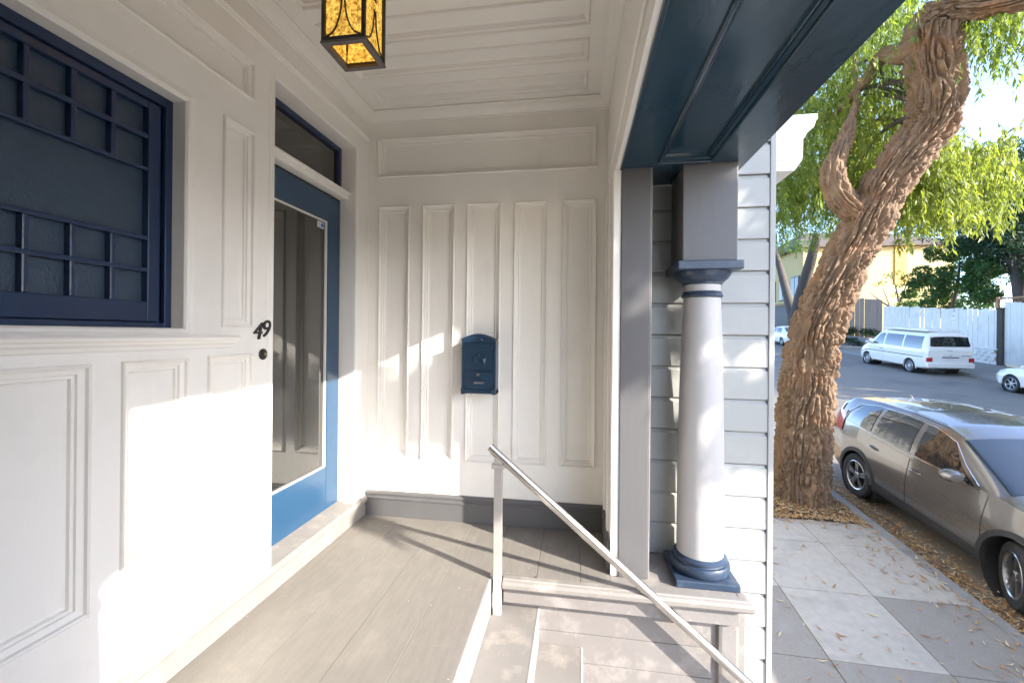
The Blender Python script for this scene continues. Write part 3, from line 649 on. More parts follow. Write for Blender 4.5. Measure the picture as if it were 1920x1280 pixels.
    for side in (1, -1):
        for (a, b, v0, v1) in p['windows']:
            g_ = patch(a[0], b[0], v0, v1, side, 14, 5, .006, 'side_window', CARGLASS, lf=lambda v, a=a, b=b, v0=v0, v1=v1: (a[0]+(a[1]-a[0])*(v-v0)/(v1-v0), b[0]+(b[1]-b[0])*(v-v0)/(v1-v0)))
        for (a, b) in p.get('doors', []):
            d_ = patch(a, b, 2.55, 5.93, side, 16, 10, .006, 'door', paint)
            hx = S_(b-.16, 5.35, side, .022)
            MB().tube([S_(b-.24, 5.38, side, .012), S_(b-.21, 5.38, side, .035), S_(b-.08, 5.40, side, .035), S_(b-.05, 5.40, side, .012)], .011, 8).build('handle', PLAST if not p.get('chrome') else paint, d_, smooth=True)
        if p.get('chrome'):
            MB().tube([S_(l, 6.1, side, .008) for l in np.linspace(1.42, 4.0, 24)], .007, 6).build('chrome_strip', CHROME, root, smooth=True)
            MB().tube([S_(l, v, side, .008) for l, v in [(1.45, 6.4), (1.7, 7.2), (1.95, 7.75), (2.3, 7.85), (2.8, 7.86), (3.4, 7.82), (3.8, 7.6), (4.0, 6.9), (4.03, 6.2)]], .006, 6).build('chrome_strip', CHROME, root, smooth=True)
        if p.get('cladding'): patch(ax0+.42, ax1-.42, 1.6, 3.0, side, 24, 5, .010, 'sill_cladding', PLAST)
        if p.get('mirror'):
            ml, mv = p['mirror']; b0 = Vector(S_(ml, mv, side, .0)); mm = Vector((side*.17, -.02, .06))
            me_ = MB().tube([b0, b0+mm*.6], .022, 8).build('mirror_arm', PLAST, root, smooth=True)
            c = b0+mm; o_ = MB().lathe([(.0, -.075), (.055, -.068), (.085, -.03), (.092, .02), (.088, .055), (.0, .062)], (0, 0, 0), 20, 'Y').build('mirror', paint, root, smooth=True)
            o_.location = c; o_.scale = (1.35, 1., .82)
        for (l0, l1, v0, v1) in p.get('lamps', []): patch(l0, l1, v0, v1, side, 8, 6, .012, 'tail_lamp', REDL)
        if p.get('stripe'): patch(.35, L-.25, p['stripe'], p['stripe']+.16, side, 40, 1, .008, 'rub_strip', PLAST)
    a, b = p['windscreen']
    for nm, (a, b), vlo in (('windscreen', p['windscreen'], 8.12), ('rear_window', p['rear'], 8.2)):
        mb = MB(); vs = []; nv = 12; nn = 12
        for i in range(nn+1):
            l = a+(b-a)*i/nn
            row = [S_(l, vlo+(10.999-vlo)*j/nv, 1, .006) for j in range(nv+1)]
            row += [(-q[0], q[1], q[2]) for q in reversed(row[:-1])]; vs += row
        m_ = 2*nv+1; mb.add(vs, [(i*m_+j, i*m_+j+1, (i+1)*m_+j+1, (i+1)*m_+j) for i in range(nn) for j in range(m_-1)])
        mb.build(nm, CARGLASS, root, smooth=True, angle=1.2)
    if p.get('fin'):
        z = T['ztop'](p['fin']); MB().prism([(0, -.01), (.05, .05), (.10, .062), (.13, -.01)], lambda u, v, t: (-.014+.028*t*1., p['fin']+u-mid, z+v)).build('antenna', paint, root, .004)
    root['extent'] = L
    return root, S_, T, mid
SUV = dict(L=4.59, axles=(.90, 3.56), wr=.355, arch=.415, lip=.05, cladding=True, chrome=True, fin=3.75, mirror=(1.62, 6.25), steer=-.42,
    ws=[(0, .55), (.08, .72), (.3, .86), (.7, .915), (1.2, .925), (3.3, .925), (4.0, .905), (4.35, .85), (4.52, .76), (4.59, .62)],
    zb=[(0, .42), (.3, .24), (.6, .21), (4.0, .23), (4.3, .32), (4.59, .5)],
    zbelt=[(0, .72), (.15, .86), (.5, .98), (1.0, 1.045), (1.4, 1.06), (2.5, 1.085), (3.3, 1.12), (4.0, 1.17), (4.35, 1.16), (4.5, 1.05), (4.59, .9)],
    wbelt=[(0, .5), (.1, .66), (.4, .80), (1.0, .865), (2.5, .88), (3.6, .87), (4.2, .83), (4.45, .76), (4.59, .6)],
    zre=[(0, .74), (.15, .88), (.5, 1.0), (1.0, 1.07), (1.15, 1.11), (1.9, 1.50), (2.2, 1.59), (2.8, 1.62), (3.5, 1.60), (4.1, 1.54), (4.3, 1.44), (4.45, 1.15), (4.59, .92)],
    wre=[(0, .45), (.3, .72), (1.0, .80), (1.15, .78), (1.9, .70), (2.3, .69), (3.5, .685), (4.1, .68), (4.3, .69), (4.45, .70), (4.59, .58)],
    ztop=[(0, .75), (.1, .86), (.3, .97), (.6, 1.05), (1.0, 1.11), (1.1, 1.14), (1.9, 1.57), (2.2, 1.645), (2.8, 1.68), (3.5, 1.65), (4.1, 1.585), (4.3, 1.50), (4.4, 1.3), (4.5, 1.05), (4.59, .93)],
    windows=[((1.50, 1.98), (2.42, 2.42), 6.18, 7.75), ((2.52, 2.52), (3.27, 3.22), 6.18, 7.78), ((3.35, 3.32), (3.98, 3.72), 6.2, 7.7)],
    doors=[(1.32, 2.46), (2.475, 3.32)], windscreen=(1.17, 1.90), rear=(4.22, 4.42), lamps=[(4.05, 4.40, 5.3, 6.9), (4.22, 4.34, 6.9, 7.8)])
VAN = dict(L=4.79, axles=(.86, 3.78), wr=.32, arch=.37, lip=.02, mirror=(1.15, 6.3), alloy=True, spokes=9, double=False, k=.05,
    ws=[(0, .62), (.1, .78), (.4, .89), (.8, .915), (4.3, .915), (4.7, .90), (4.79, .86)],
    zb=[(0, .35), (.3, .24), (4.5, .26), (4.79, .36)],
    zbelt=[(0, .62), (.15, .80), (.6, 1.0), (1.0, 1.08), (4.6, 1.08), (4.79, 1.06)],
    wbelt=[(0, .58), (.15, .74), (.6, .86), (1.0, .90), (4.6, .90), (4.79, .86)],
    zre=[(0, .64), (.15, .83), (.6, 1.03), (.75, 1.10), (1.5, 1.68), (1.8, 1.78), (4.5, 1.78), (4.62, 1.72), (4.76, 1.2), (4.79, 1.08)],
    wre=[(0, .5), (.3, .74), (.75, .80), (1.5, .74), (1.9, .735), (4.4, .735), (4.65, .75), (4.79, .82)],
    ztop=[(0, .65), (.15, .86), (.6, 1.06), (.72, 1.12), (1.5, 1.80), (1.8, 1.92), (2.2, 1.94), (4.4, 1.94), (4.6, 1.86), (4.74, 1.25), (4.79, 1.10)],
    windows=[((1.10, 1.62), (1.98, 1.98), 6.2, 7.75), ((2.08, 2.08), (3.22, 3.22), 6.2, 7.75), ((3.32, 3.32), (4.42, 4.38), 6.2, 7.75)],
    doors=[(1.05, 2.02)], windscreen=(.80, 1.48), rear=(4.63, 4.735), lamps=[], stripe=4.7)
SEDAN = dict(L=4.4, axles=(.85, 3.45), wr=.315, arch=.36, lip=.015, mirror=(1.45, 6.2), spokes=6, double=False,
    ws=[(0, .5), (.08, .7), (.35, .84), (.8, .885), (3.6, .885), (4.2, .83), (4.4, .62)],
    zb=[(0, .35), (.3, .2), (4.0, .22), (4.4, .4)],
    zbelt=[(0, .58), (.15, .70), (.6, .82), (1.2, .90), (3.4, .95), (4.1, .96), (4.4, .85)],
    wbelt=[(0, .45), (.15, .65), (.6, .78), (1.2, .83), (3.5, .83), (4.2, .76), (4.4, .58)],
    zre=[(0, .60), (.15, .72), (.6, .84), (1.15, .93), (1.9, 1.32), (2.4, 1.38), (3.1, 1.34), (3.8, 1.05), (4.2, .99), (4.4, .87)],
    wre=[(0, .4), (.4, .68), (1.15, .74), (1.9, .60), (3.1, .59), (3.8, .68), (4.2, .70), (4.4, .55)],
    ztop=[(0, .61), (.1, .72), (.3, .80), (.6, .88), (1.1, .96), (1.9, 1.40), (2.4, 1.46), (3.0, 1.42), (3.8, 1.09), (4.2, 1.02), (4.4, .88)],
    windows=[((1.45, 1.9), (2.3, 2.3), 6.18, 7.7), ((2.4, 2.4), (3.25, 3.0), 6.18, 7.7)],
    doors=[(1.25, 2.33), (2.36, 3.2)], windscreen=(1.2, 1.88), rear=(3.15, 3.75), lamps=[(4.12, 4.34, 4.9, 6.3)])
yS = 6.68; xS = 5.565
suv, sS, sT, sM = vehicle('parked_suv', 'taupe grey metallic SUV parked at the kerb beside the tree', 'car', SUV, (xS, yS, zroad(xS, yS)+.003), False, .09, PAINTG)
cv = on_x(1664, 690, 15.3)
vy = 23.92; van, vS, vT, vM = vehicle('camper_van', 'white boxy camper van parked by the white board fence', 'van', VAN, (16.2, vy, zroad(16.2, vy)+.004), True, .073, PAINTW)
def vb(nm, m, *b, bevel=.006): return MB().box(*b).build(nm, m, van, bevel)
ye = 4.79-vM
vb('bumper', PAINTW, -.90, .90, ye-.10, ye+.07, .36, .56, bevel=.03); vb('tail_lamp', REDL, -.90, -.70, ye-.06, ye+.018, .62, .80); vb('tail_lamp', REDL, .70, .90, ye-.06, ye+.018, .62, .80)
vb('handle_bar', PLAST, -.32, .32, ye-.02, ye+.022, .80, .84); vb('number_plate', PLATE, -.17, .17, ye-.02, ye+.02, .66, .78, bevel=.003)
vb('model_badge', PLAST, -.78, -.42, ye-.02, ye+.014, .88, .90, bevel=.002)
MB().lathe([(.052, 0), (.062, .006), (.052, .012)], (0, ye+.008, .93), 24, 'Y', caps=False).tube([(-.035, ye+.016, .965), (-.012, ye+.016, .93), (0, ye+.016, .952), (.012, ye+.016, .93), (.035, ye+.016, .965)], .005, 6).tube([(-.036, ye+.016, .925), (-.016, ye+.016, .89), (0, ye+.016, .918), (.016, ye+.016, .89), (.036, ye+.016, .925)], .005, 6).build('emblem', ALLOY, van)
vb('roof_lip', PAINTW, -.70, .70, 1.55-vM, 4.35-vM, 1.93, 1.985, bevel=.025); vb('roof_vent', PAINTW, -.6, .6, 2.3-vM, 4.3-vM, 1.98, 2.01, bevel=.012)
MB().tube([(-.05, ye+.0, 1.10), (.15, ye+.02, 1.14)], .008, 6).build('wiper', PLAST, van)
cy_ = on_x(1893, 744, 15.42).y
vehicle('parked_car', 'white car with silver wheels parked behind the van', 'car', SEDAN, (16.3, cy_-1.3, zroad(16.3, cy_-1.3)+.004), True, .073, PAINTW)
vehicle('parked_car', 'small white car parked far up the hill beyond the tree trunk', 'car', SEDAN, (16.2, 36.4, zroad(16.2, 36.4)+.004), True, .073, PAINTW)
# ================================================================== trees
def _h(i, j, k, s):
    n = (i*374761393+j*668265263+k*2147483647+s*974711) & 0x7fffffff
    n = ((n ^ (n >> 13))*1274126177) & 0x7fffffff
    return ((n ^ (n >> 16)) & 0xffff)/65535.0
def worley(P):
    I = np.floor(P).astype(np.int64); f1 = np.full(len(P), 9.); f2 = np.full(len(P), 9.)
    for a in (-1, 0, 1):
        for b in (-1, 0, 1):
            for c in (-1, 0, 1):
                i, j, k = I[:, 0]+a, I[:, 1]+b, I[:, 2]+c
                q = np.stack([i+_h(i, j, k, 1), j+_h(i, j, k, 2), k+_h(i, j, k, 3)], 1); d = np.sqrt(((P-q)**2).sum(1))
                m = d < f1; f2 = np.where(m, f1, np.minimum(f2, d)); f1 = np.where(m, d, f1)
    return f1, f2
def vnoise(P):
    I = np.floor(P).astype(np.int64); f = P-I; f = f*f*(3-2*f); r = 0
    for a in (0, 1):
        for b in (0, 1):
            for c in (0, 1):
                wgt = (f[:, 0] if a else 1-f[:, 0])*(f[:, 1] if b else 1-f[:, 1])*(f[:, 2] if c else 1-f[:, 2])
                r = r+wgt*_h(I[:, 0]+a, I[:, 1]+b, I[:, 2]+c, 5)
    return r
def spline(P, n):
    P = np.asarray(P, float); t = np.linspace(0, len(P)-1, n); out = []
    for x in t:
        i = min(int(x), len(P)-2); u = x-i; p0, p1, p2, p3 = P[max(i-1, 0)], P[i], P[i+1], P[min(i+2, len(P)-1)]
        out.append(.5*((2*p1)+(p2-p0)*u+(2*p0-5*p1+4*p2-p3)*u*u+(3*p1-p0-3*p2+p3)*u**3))
    return np.array(out)
def bark_trunk(name, path, rad, m, parent, nt=220, ds=.013, amp=.035, cell=.075, stretch=.2):
    pr = np.concatenate([np.asarray(path, float), np.asarray(rad, float)[:, None]], 1); c0 = spline(pr, 400)
    Ls = np.concatenate([[0], np.cumsum(np.linalg.norm(np.diff(c0[:, :3], axis=0), axis=1))]); n = int(Ls[-1]/ds)
    s = np.linspace(0, Ls[-1], n); c = np.stack([np.interp(s, Ls, c0[:, k]) for k in range(4)], 1)
    T = np.gradient(c[:, :3], axis=0); T /= np.linalg.norm(T, axis=1)[:, None]
    N = np.zeros_like(T); v = np.array([1., 0, 0])
    for i in range(n): v = v-T[i]*(v@T[i]); v /= np.linalg.norm(v); N[i] = v
    B = np.cross(T, N); th = np.linspace(0, 2*PI, nt, endpoint=False)
    D = N[:, None, :]*np.cos(th)[None, :, None]+B[:, None, :]*np.sin(th)[None, :, None]
    R = c[:, 3][:, None]*np.ones(nt)[None]
    ss = np.repeat(s, nt); tt = np.tile(th, n); rr = R.ravel()
    q = np.stack([np.cos(tt)*rr/cell, np.sin(tt)*rr/cell, ss/cell*stretch], 1)
    wv = np.stack([vnoise(q*.5+7)-.5, vnoise(q*.5+31)-.5, vnoise(q*.5+57)-.5], 1)
    q2 = q+wv*np.array([1.3, 1.3, .35])
    def iso(k, o, wd):
        v = np.abs(2*vnoise(q2*np.array([k, k, k*.9])+o)-1); u = np.clip(v/wd, 0, 1); return u*u*(3-2*u)
    e1 = iso(.95, 3., .30); e2 = iso(1.7, 23., .34); e3 = iso(3.6, 47., .5)
    e = np.minimum(e1, .25+.75*e2)*(.7+.3*e3)*(.75+.5*vnoise(q2*.7+19))
    fine = vnoise(q*np.array([3.1, 3.1, 7.]))-.5; lump = vnoise(q*.16+3)-.5; fine2 = vnoise(q*np.array([6., 6., 16.]))-.5
    sc = np.minimum(1, rr/.22)
    disp = (amp*(e-.62)+amp*.30*fine*e+amp*.16*fine2)*sc+rr*.11*lump
    V = (c[:, None, :3]+D*(R+disp.reshape(n, nt))[..., None]).reshape(-1, 3)
    i = np.arange(n-1)[:, None]*nt; k = np.arange(nt)[None]; k1 = (k+1) % nt
    F = np.stack([i+k, i+k1, i+nt+k1, i+nt+k], -1).reshape(-1, 4)
    return np_mesh(name, V, F, m, parent, smooth=True)
def strands(tops, lens, per, leafL, name, m, parent, spread=.25, droop=1., kind=None):
    tops = np.asarray(tops, float); n = len(tops); az = rng.uniform(0, 2*PI, n); out = rng.uniform(.05, .5, n)
    t = rng.uniform(0.02, 1, (n, per)); ln = np.asarray(lens)[:, None]
    P = np.zeros((n, per, 3)); hor = out[:, None]*ln*(1-np.exp(-2.5*t))*.8
    P[..., 0] = tops[:, None, 0]+np.cos(az)[:, None]*hor; P[..., 1] = tops[:, None, 1]+np.sin(az)[:, None]*hor
    P[..., 2] = tops[:, None, 2]-ln*droop*t**1.25
    P += rng.normal(0, .02, P.shape); P = P.reshape(-1, 3); N_ = len(P)
    a = rng.uniform(0, 2*PI, N_); tilt = rng.uniform(.15, 1.0, N_)*spread*3
    d = np.stack([np.cos(a)*np.sin(tilt), np.sin(a)*np.sin(tilt), -np.cos(tilt)], 1)
    r = rng.normal(0, 1, (N_, 3)); sd = np.cross(d, r); sd /= np.linalg.norm(sd, axis=1)[:, None]
    L = leafL*rng.uniform(.6, 1.35, N_)[:, None]; W = L*rng.uniform(.16, .28, N_)[:, None]; nn = np.cross(d, sd)
    V = np.concatenate([P, P+d*L*.45+sd*W*.5+nn*L*.04, P+d*L, P+d*L*.45-sd*W*.5+nn*L*.04]); i = np.arange(N_)
    return np_mesh(name, V, np.stack([i, i+N_, i+2*N_, i+3*N_], 1), m, parent, kind=kind)
def clump_leaves(cents, rads, per, leafL, name, m, parent, wide=.45, squash=.75, kind=None):
    V = []; cents = np.asarray(cents, float); rads = np.asarray(rads, float); n = len(cents)
    u = rng.normal(0, 1, (n, per, 3)); u /= np.linalg.norm(u, axis=2)[..., None]; rr = rng.uniform(.35, 1, (n, per, 1))**.5
    P = (cents[:, None]+u*rr*rads[:, None, None]*np.array([1, 1, squash])).reshape(-1, 3); N_ = len(P)
    d = (u.reshape(-1, 3)*.8+rng.normal(0, .7, (N_, 3))); d[:, 2] -= .25; d /= np.linalg.norm(d, axis=1)[:, None]
    r = rng.normal(0, 1, (N_, 3)); sd = np.cross(d, r); sd /= np.linalg.norm(sd, axis=1)[:, None]
    L = leafL*rng.uniform(.6, 1.4, N_)[:, None]; W = L*wide
    V = np.concatenate([P-d*L*.5, P+sd*W*.5, P+d*L*.5, P-sd*W*.5]); i = np.arange(N_)
    return np_mesh(name, V, np.stack([i, i+N_, i+2*N_, i+3*N_], 1), m, parent, kind=kind)
BARK = mat('furrowed_bark', (.17, .108, .064), .9, .35, 9, .9, 60, (1, 1, .35), dirt=(.27, .12, .05), dirtscale=2.5, dirtamt=.5)
BARKD = mat('dark_bark', (.075, .06, .05), .9, .3, 8, .8, 40)
LEAF = mat('willow_leaf', (.10, .155, .026), .45, .5, 1.6, translucent=(.30, .40, .035))
LEAFSUN = mat('willow_leaf_sunlit', (.15, .195, .032), .45, .45, 1.6, translucent=(.40, .47, .05))  # lighter, yellower copy of the willow leaf: sunlight put into the colour
LEAFD = mat('evergreen_leaf', (.035, .075, .035), .5, .4, .8, translucent=(.05, .10, .03))
LEAFB = mat('bush_leaf', (.05, .12, .03), .5, .4, 1.0, translucent=(.09, .17, .03))
tree = thing('street_tree', 'large leaning tree with deeply furrowed bark and drooping bright green foliage at the kerb', 'tree', (3.5, 7.45, -1.3))
T0 = Vector(tree.location)
def tp(px, py, y): v = on_y(px, py, y); return (v.x-T0.x, v.y-T0.y, v.z-T0.z)
K = [(1497, 985, 126, 7.45), (1500, 930, 112, 7.45), (1505, 850, 102, 7.45), (1510, 770, 97, 7.44), (1517, 700, 95, 7.42), (1538, 600, 92, 7.38), (1582, 500, 82, 7.32), (1608, 450, 82, 7.28), (1634, 400, 84, 7.22), (1660, 350, 78, 7.16), (1696, 298, 80, 7.08), (1740, 246, 86, 7.0), (1758, 200, 92, 6.92), (1753, 148, 88, 6.84), (1746, 95, 88, 6.76), (1752, 45, 86, 6.7), (1800, 14, 62, 6.5), (1870, 4, 54, 6.2), (1960, -20, 50, 5.8), (2100, -110, 46, 5.2)]
path = [tp(a, b, y) for a, b, w_, y in K]; rad = [w_/2*(y*.9886-.1507*(on_y(a, b, y).x))/800*.87 for a, b, w_, y in K]
bark_trunk('trunk', path, rad, BARK, tree, nt=280, ds=.011, amp=.105, cell=.062, stretch=.16)
K2 = [(1630, 412, 42, 7.22), (1592, 390, 42, 7.2), (1566, 355, 40, 7.2), (1562, 318, 37, 7.22), (1574, 282, 31, 7.3), (1586, 255, 26, 7.4), (1596, 222, 17, 7.5), (1608, 180, 12, 7.7), (1604, 120, 8, 8.0), (1616, 60, 5, 8.3)]
bark_trunk('limb', [tp(a, b, y) for a, b, w_, y in K2], [w_/2*6.6/800 for a, b, w_, y in K2], BARK, tree, nt=150, ds=.012, amp=.08, cell=.062, stretch=.16)
K3 = [(1735, 80, 40, 6.8), (1690, 100, 34, 6.9), (1655, 105, 24, 7.2), (1625, 150, 18, 7.6), (1580, 200, 12, 8.2), (1540, 230, 8, 8.8)]
bark_trunk('limb', [tp(a, b, y) for a, b, w_, y in K3], [w_/2*6.6/800 for a, b, w_, y in K3], BARK, tree, nt=80, ds=.016, amp=.06, cell=.06, stretch=.16)
# limb that carries the foliage hanging over the pavement nearer the steps
end = path[-1]
lim = [end, (3.9, -3.4, 8.1), (3.2, -5.0, 7.6), (2.2, -6.4, 6.9), (1.4, -7.3, 6.0)]
MB().tube([tuple(p) for p in spline(lim, 24)], list(np.linspace(rad[-1], .04, 24)), 12).build('limb', BARK, tree, smooth=True)
tops = []; lens = []; topsY = []; lensY = []
def cl(n, xr, yr, Yr, ok=lambda x, y: True, lr=(.35, .95), yellow=False, per=9, rad=.32):
    k = 0
    while k < n:
        x, y = random.uniform(*xr), random.uniform(*yr)
        if not ok(x, y): continue
        k += 1; c = np.array(tp(x, y, random.uniform(*Yr)))
        for _ in range(per):
            (topsY if yellow else tops).append(c+rng.normal(0, rad, 3)*np.array([1, 1, .6])); (lensY if yellow else lens).append(random.uniform(*lr))
cl(130, (1440, 1690), (20, 330), (8.2, 12.5), lambda x, y: y < 330-(max(0, x-1600))*.3)
cl(40, (1440, 1560), (280, 385), (8.5, 11), per=8)
cl(60, (1650, 1850), (255, 350), (7.6, 10), lambda x, y: y > 255+max(0, x-1800)*1.0 and y > 250+max(0, 1730-x)*.25, yellow=True)
cl(14, (1700, 1830), (345, 375), (7.4, 8.8), yellow=True, per=6, lr=(.25, .6))
cl(34, (1560, 1700), (150, 330), (7.8, 9.5), yellow=True)
cl(50, (1500, 1730), (-90, 90), (6.8, 11))
cl(26, (1790, 1990), (-60, 20), (6.2, 9), lr=(.25, .6))
cl(10, (1850, 1960), (30, 75), (6.4, 8), lr=(.2, .45), per=6)
deep_shade = [np.array(tp(random.uniform(1440, 1720), random.uniform(10, 330), random.uniform(10.5, 13))) for _ in range(22)]  # darker clumps at the back: deep crown shade put into the leaf colour
clump_leaves(deep_shade, [random.uniform(.35, .6) for _ in deep_shade], 160, .12, 'crown', LEAFB, tree, .25)
strands(tops, lens, 30, .105, 'crown', LEAF, tree)
strands(topsY, lensY, 40, .115, 'crown', LEAFSUN, tree)
# foliage that hangs from the long limb over the pavement beside the steps (its shade dapples the porch)
oc = []; ol = []
for k in range(33):
    if k < 29: c = np.array([random.gauss(4.7, .4), random.uniform(.35, 1.7), random.uniform(2.7, 4.7)])
    else: c = np.array([random.gauss(4.7, .4), random.uniform(-.55, .3), random.uniform(3.55, 4.75)])
    c = c-np.array(T0)
    for _ in range(8): oc.append(c+rng.normal(0, .062, 3)); ol.append(random.uniform(.2, .36))
for k in range(13):
    c = np.array([random.gauss(4.7, .4), random.uniform(-.5, .5), random.uniform(3.0, 4.3)])-np.array(T0)
    for _ in range(4): oc.append(c+rng.normal(0, .045, 3)); ol.append(random.uniform(.15, .28))
strands(oc, ol, 70, .14, 'crown', LEAF, tree)
for _ in range(9):
    a = Vector(lim[-1])+Vector((random.uniform(-.6, .6), random.uniform(-.2, 1.6), random.uniform(-.3, .6))); b = Vector((random.gauss(4.7, .5), random.gauss(.45, .45), random.gauss(4.2, .35)))-T0
    MB().tube([a, a.lerp(b, .5)+Vector((0, 0, .25)), b], [.03, .018, .006], 6).build('branch', BARK, tree, smooth=True)
for _ in range(16):
    a = Vector(path[random.choice([11, 12, 13, 14])]); px, py = random.uniform(1480, 1840), random.uniform(120, 330); b = Vector(tp(px, py, random.uniform(8, 9.5)))
    m_ = a.lerp(b, .5)+Vector((random.uniform(-.2, .2), .3, .35)); MB().tube([tuple(p) for p in spline([a, m_, b], 10)], list(np.linspace(.05, .008, 10)), 7).build('branch', BARKD, tree, smooth=True)
# ---- other trees
def simple_tree(name, label, base, path, rads, cents, crad, per, leaf, m, wide=.4, group=None, mb_=BARKD):
    t = thing(name, label, 'tree', base, group); b = Vector(base)
    for pth, rd in zip(path, rads): MB().tube([tuple(Vector(p)-b) for p in spline(pth, 16)], list(np.interp(np.linspace(0, 1, 16), np.linspace(0, 1, len(rd)), rd)), 10).build('trunk', mb_, t, smooth=True)
    clump_leaves(np.asarray(cents)-np.array(b), crad, per, leaf, 'crown', m, t, wide)
    return t
def px3(px, py, x): v = on_x(px, py, x); return (v.x, v.y, v.z)
B1 = px3(1920, 660, 22.5)
cs = []; cr_ = []
for _ in range(165):
    while True:
        px, py = random.uniform(1690, 2010), random.uniform(262, 520)
        if py > 285+max(0, 1800-px)*.75-max(0, px-1880)*.3 and py < 430+max(0, px-1700)*.5: break
    cs.append(px3(px, py, random.uniform(21.3, 25))); cr_.append(random.uniform(.6, 1.15))
simple_tree('evergreen_tree', 'dark evergreen tree spreading above the white board fence', (B1[0], B1[1], zfar(20, B1[1])), [[B1, px3(1912, 540, 22.5), px3(1893, 480, 22.6), px3(1850, 420, 23), px3(1800, 380, 23)], [px3(1900, 500, 22.5), px3(1925, 440, 22.5), px3(1940, 380, 23)]], [[.34, .28, .24, .15, .06], [.2, .14, .06]], cs, cr_, 330, .26, LEAFD, .22, mb_=BARKD)
cs = []; cr_ = []
for _ in range(60):
    while True:
        px, py = random.uniform(1695, 1870), random.uniform(435, 590)
        if py > 450+max(0, 1760-px)*1.1 and py > 440+max(0, px-1800)*.4: break
    cs.append(px3(px, py, random.uniform(21.6, 23.2))); cr_.append(random.uniform(.4, .75))
bb = px3(1760, 640, 22.3)
simple_tree('bush', 'dense green bush rising behind the white board fence', (bb[0], bb[1], zfar(20, bb[1])), [[bb, px3(1750, 560, 22.4), px3(1740, 500, 22.5)], [bb, px3(1790, 560, 22.4), px3(1800, 490, 22.5)]], [[.16, .1, .05], [.14, .1, .05]], cs, cr_, 420, .15, LEAFB, .5)
sb = px3(1672, 610, 21.9); cs = []; cr_ = []; pths = [[sb, px3(1668, 575, 21.9), px3(1655, 540, 22)], [sb, px3(1690, 560, 21.9), px3(1705, 520, 22)], [px3(1668, 575, 21.9), px3(1645, 560, 22), px3(1632, 548, 22)], [px3(1685, 565, 21.9), px3(1680, 540, 22), px3(1672, 515, 22)]]
for _ in range(9): cs.append(px3(random.uniform(1635, 1712), random.uniform(508, 560), 22)); cr_.append(random.uniform(.2, .4))
simple_tree('shrub', 'sparse twiggy shrub in front of the yellow siding', (sb[0], sb[1], zfar(20, sb[1])), pths, [[.06, .04, .02]]*4, cs, cr_, 42, .13, LEAFB, .45)
t2 = px3(1492, 655, 18.4); cs = []; cr_ = []
for _ in range(40): cs.append(px3(random.uniform(1440, 1570), random.uniform(330, 470), random.uniform(17, 21))); cr_.append(random.uniform(.6, 1.1))
simple_tree('street_tree', 'dark forked street tree in front of the yellow house windows', (t2[0], t2[1], zfar(18.4, t2[1])), [[t2, px3(1490, 600, 18.4), px3(1478, 560, 18.4), px3(1462, 500, 18.5), px3(1450, 460, 18.6)], [px3(1490, 605, 18.4), px3(1503, 550, 18.4), px3(1520, 490, 18.4), px3(1532, 440, 18.6)]], [[.62, .5, .36, .28, .2], [.5, .45, .38, .25]], cs, cr_, 230, .2, LEAFB, .25)
# trees and houses further down the far side: they shade the road; the first tree is added to keep sun off the sidewalk
shade_look = ['round', 'tall']
for i, (x, y, h_, r_) in enumerate([(19.3, -2.5, 9.1, 1.3), (19.4, 12.0, 6.0, 2.6), (19.6, 17.6, 5.6, 2.2)]):
    zb_ = zfar(x, y); cs = [(x+random.gauss(0, r_*.45), y+random.gauss(0, r_*.45), zb_+h_+random.gauss(0, r_*.4)) for _ in range(36)]
    simple_tree('street_tree', ['tall narrow tree added out of view to shade the sidewalk', 'broad leafy street tree downhill of the white gate', 'slender street tree close to the white gate'][i], (x, y, zb_), [[(x, y, zb_-.1), (x+.1, y, zb_+h_*.5), (x-.1, y+.2, zb_+h_)]], [[.22, .17, .08]], cs, [random.uniform(.5, .9) for _ in cs], 160, .2, LEAFB, .4)
# ================================================================== far side: fences, houses, pole, wires
FWHITE = mat('white_fence_paint', (.70, .665, .60), .6, .10, 5, .3, 30, (1, 1, .3), dirt=(.50, .47, .43), dirtscale=1.6, dirtamt=.6)
FBROWN = mat('weathered_fence', (.27, .20, .15), .85, .2, 6, .4, 30, (1, 1, .2))
YEL = mat('yellow_siding', (.50, .37, .13), .6, .05, 2)
YELD = mat('yellow_stucco', (.45, .34, .14), .7, .06, 2)
def fence(name, label, cat, X, pa, pb, n, m, zbot, top, gap=.012):
    a, b = on_x(*pa, X), on_x(*pb, X); t = thing(name, label, cat, (X, a.y, zfar(X, a.y)))
    y0, y1 = a.y, b.y; w_ = (y1-y0)/n
    for k in range(n):
        ya, yb = y0+w_*k, y0+w_*(k+1); ym = (ya+yb)/2; zt = a.z+(b.z-a.z)*(k+.5)/n+random.uniform(-.05, .05)*top; dx = random.uniform(-.02, .02)
        MB().box(dx-.012, dx+.012, min(ya, yb)+gap-y0-(a.y-y0), max(ya, yb)-gap-y0, zbot(ym)-t.location.z, zt-t.location.z).build('board', m, t, .004)
    return t, y0, y1
XF = 20.6
ft, fy0, fy1 = fence('board_fence', 'white painted board fence on a low wall behind the van', 'fence', XF, (1876, 581), (1656, 573), 28, FWHITE, lambda y: zfar(XF, y)+.78, 1.)
lo, hi = min(fy0, fy1), max(fy0, fy1)
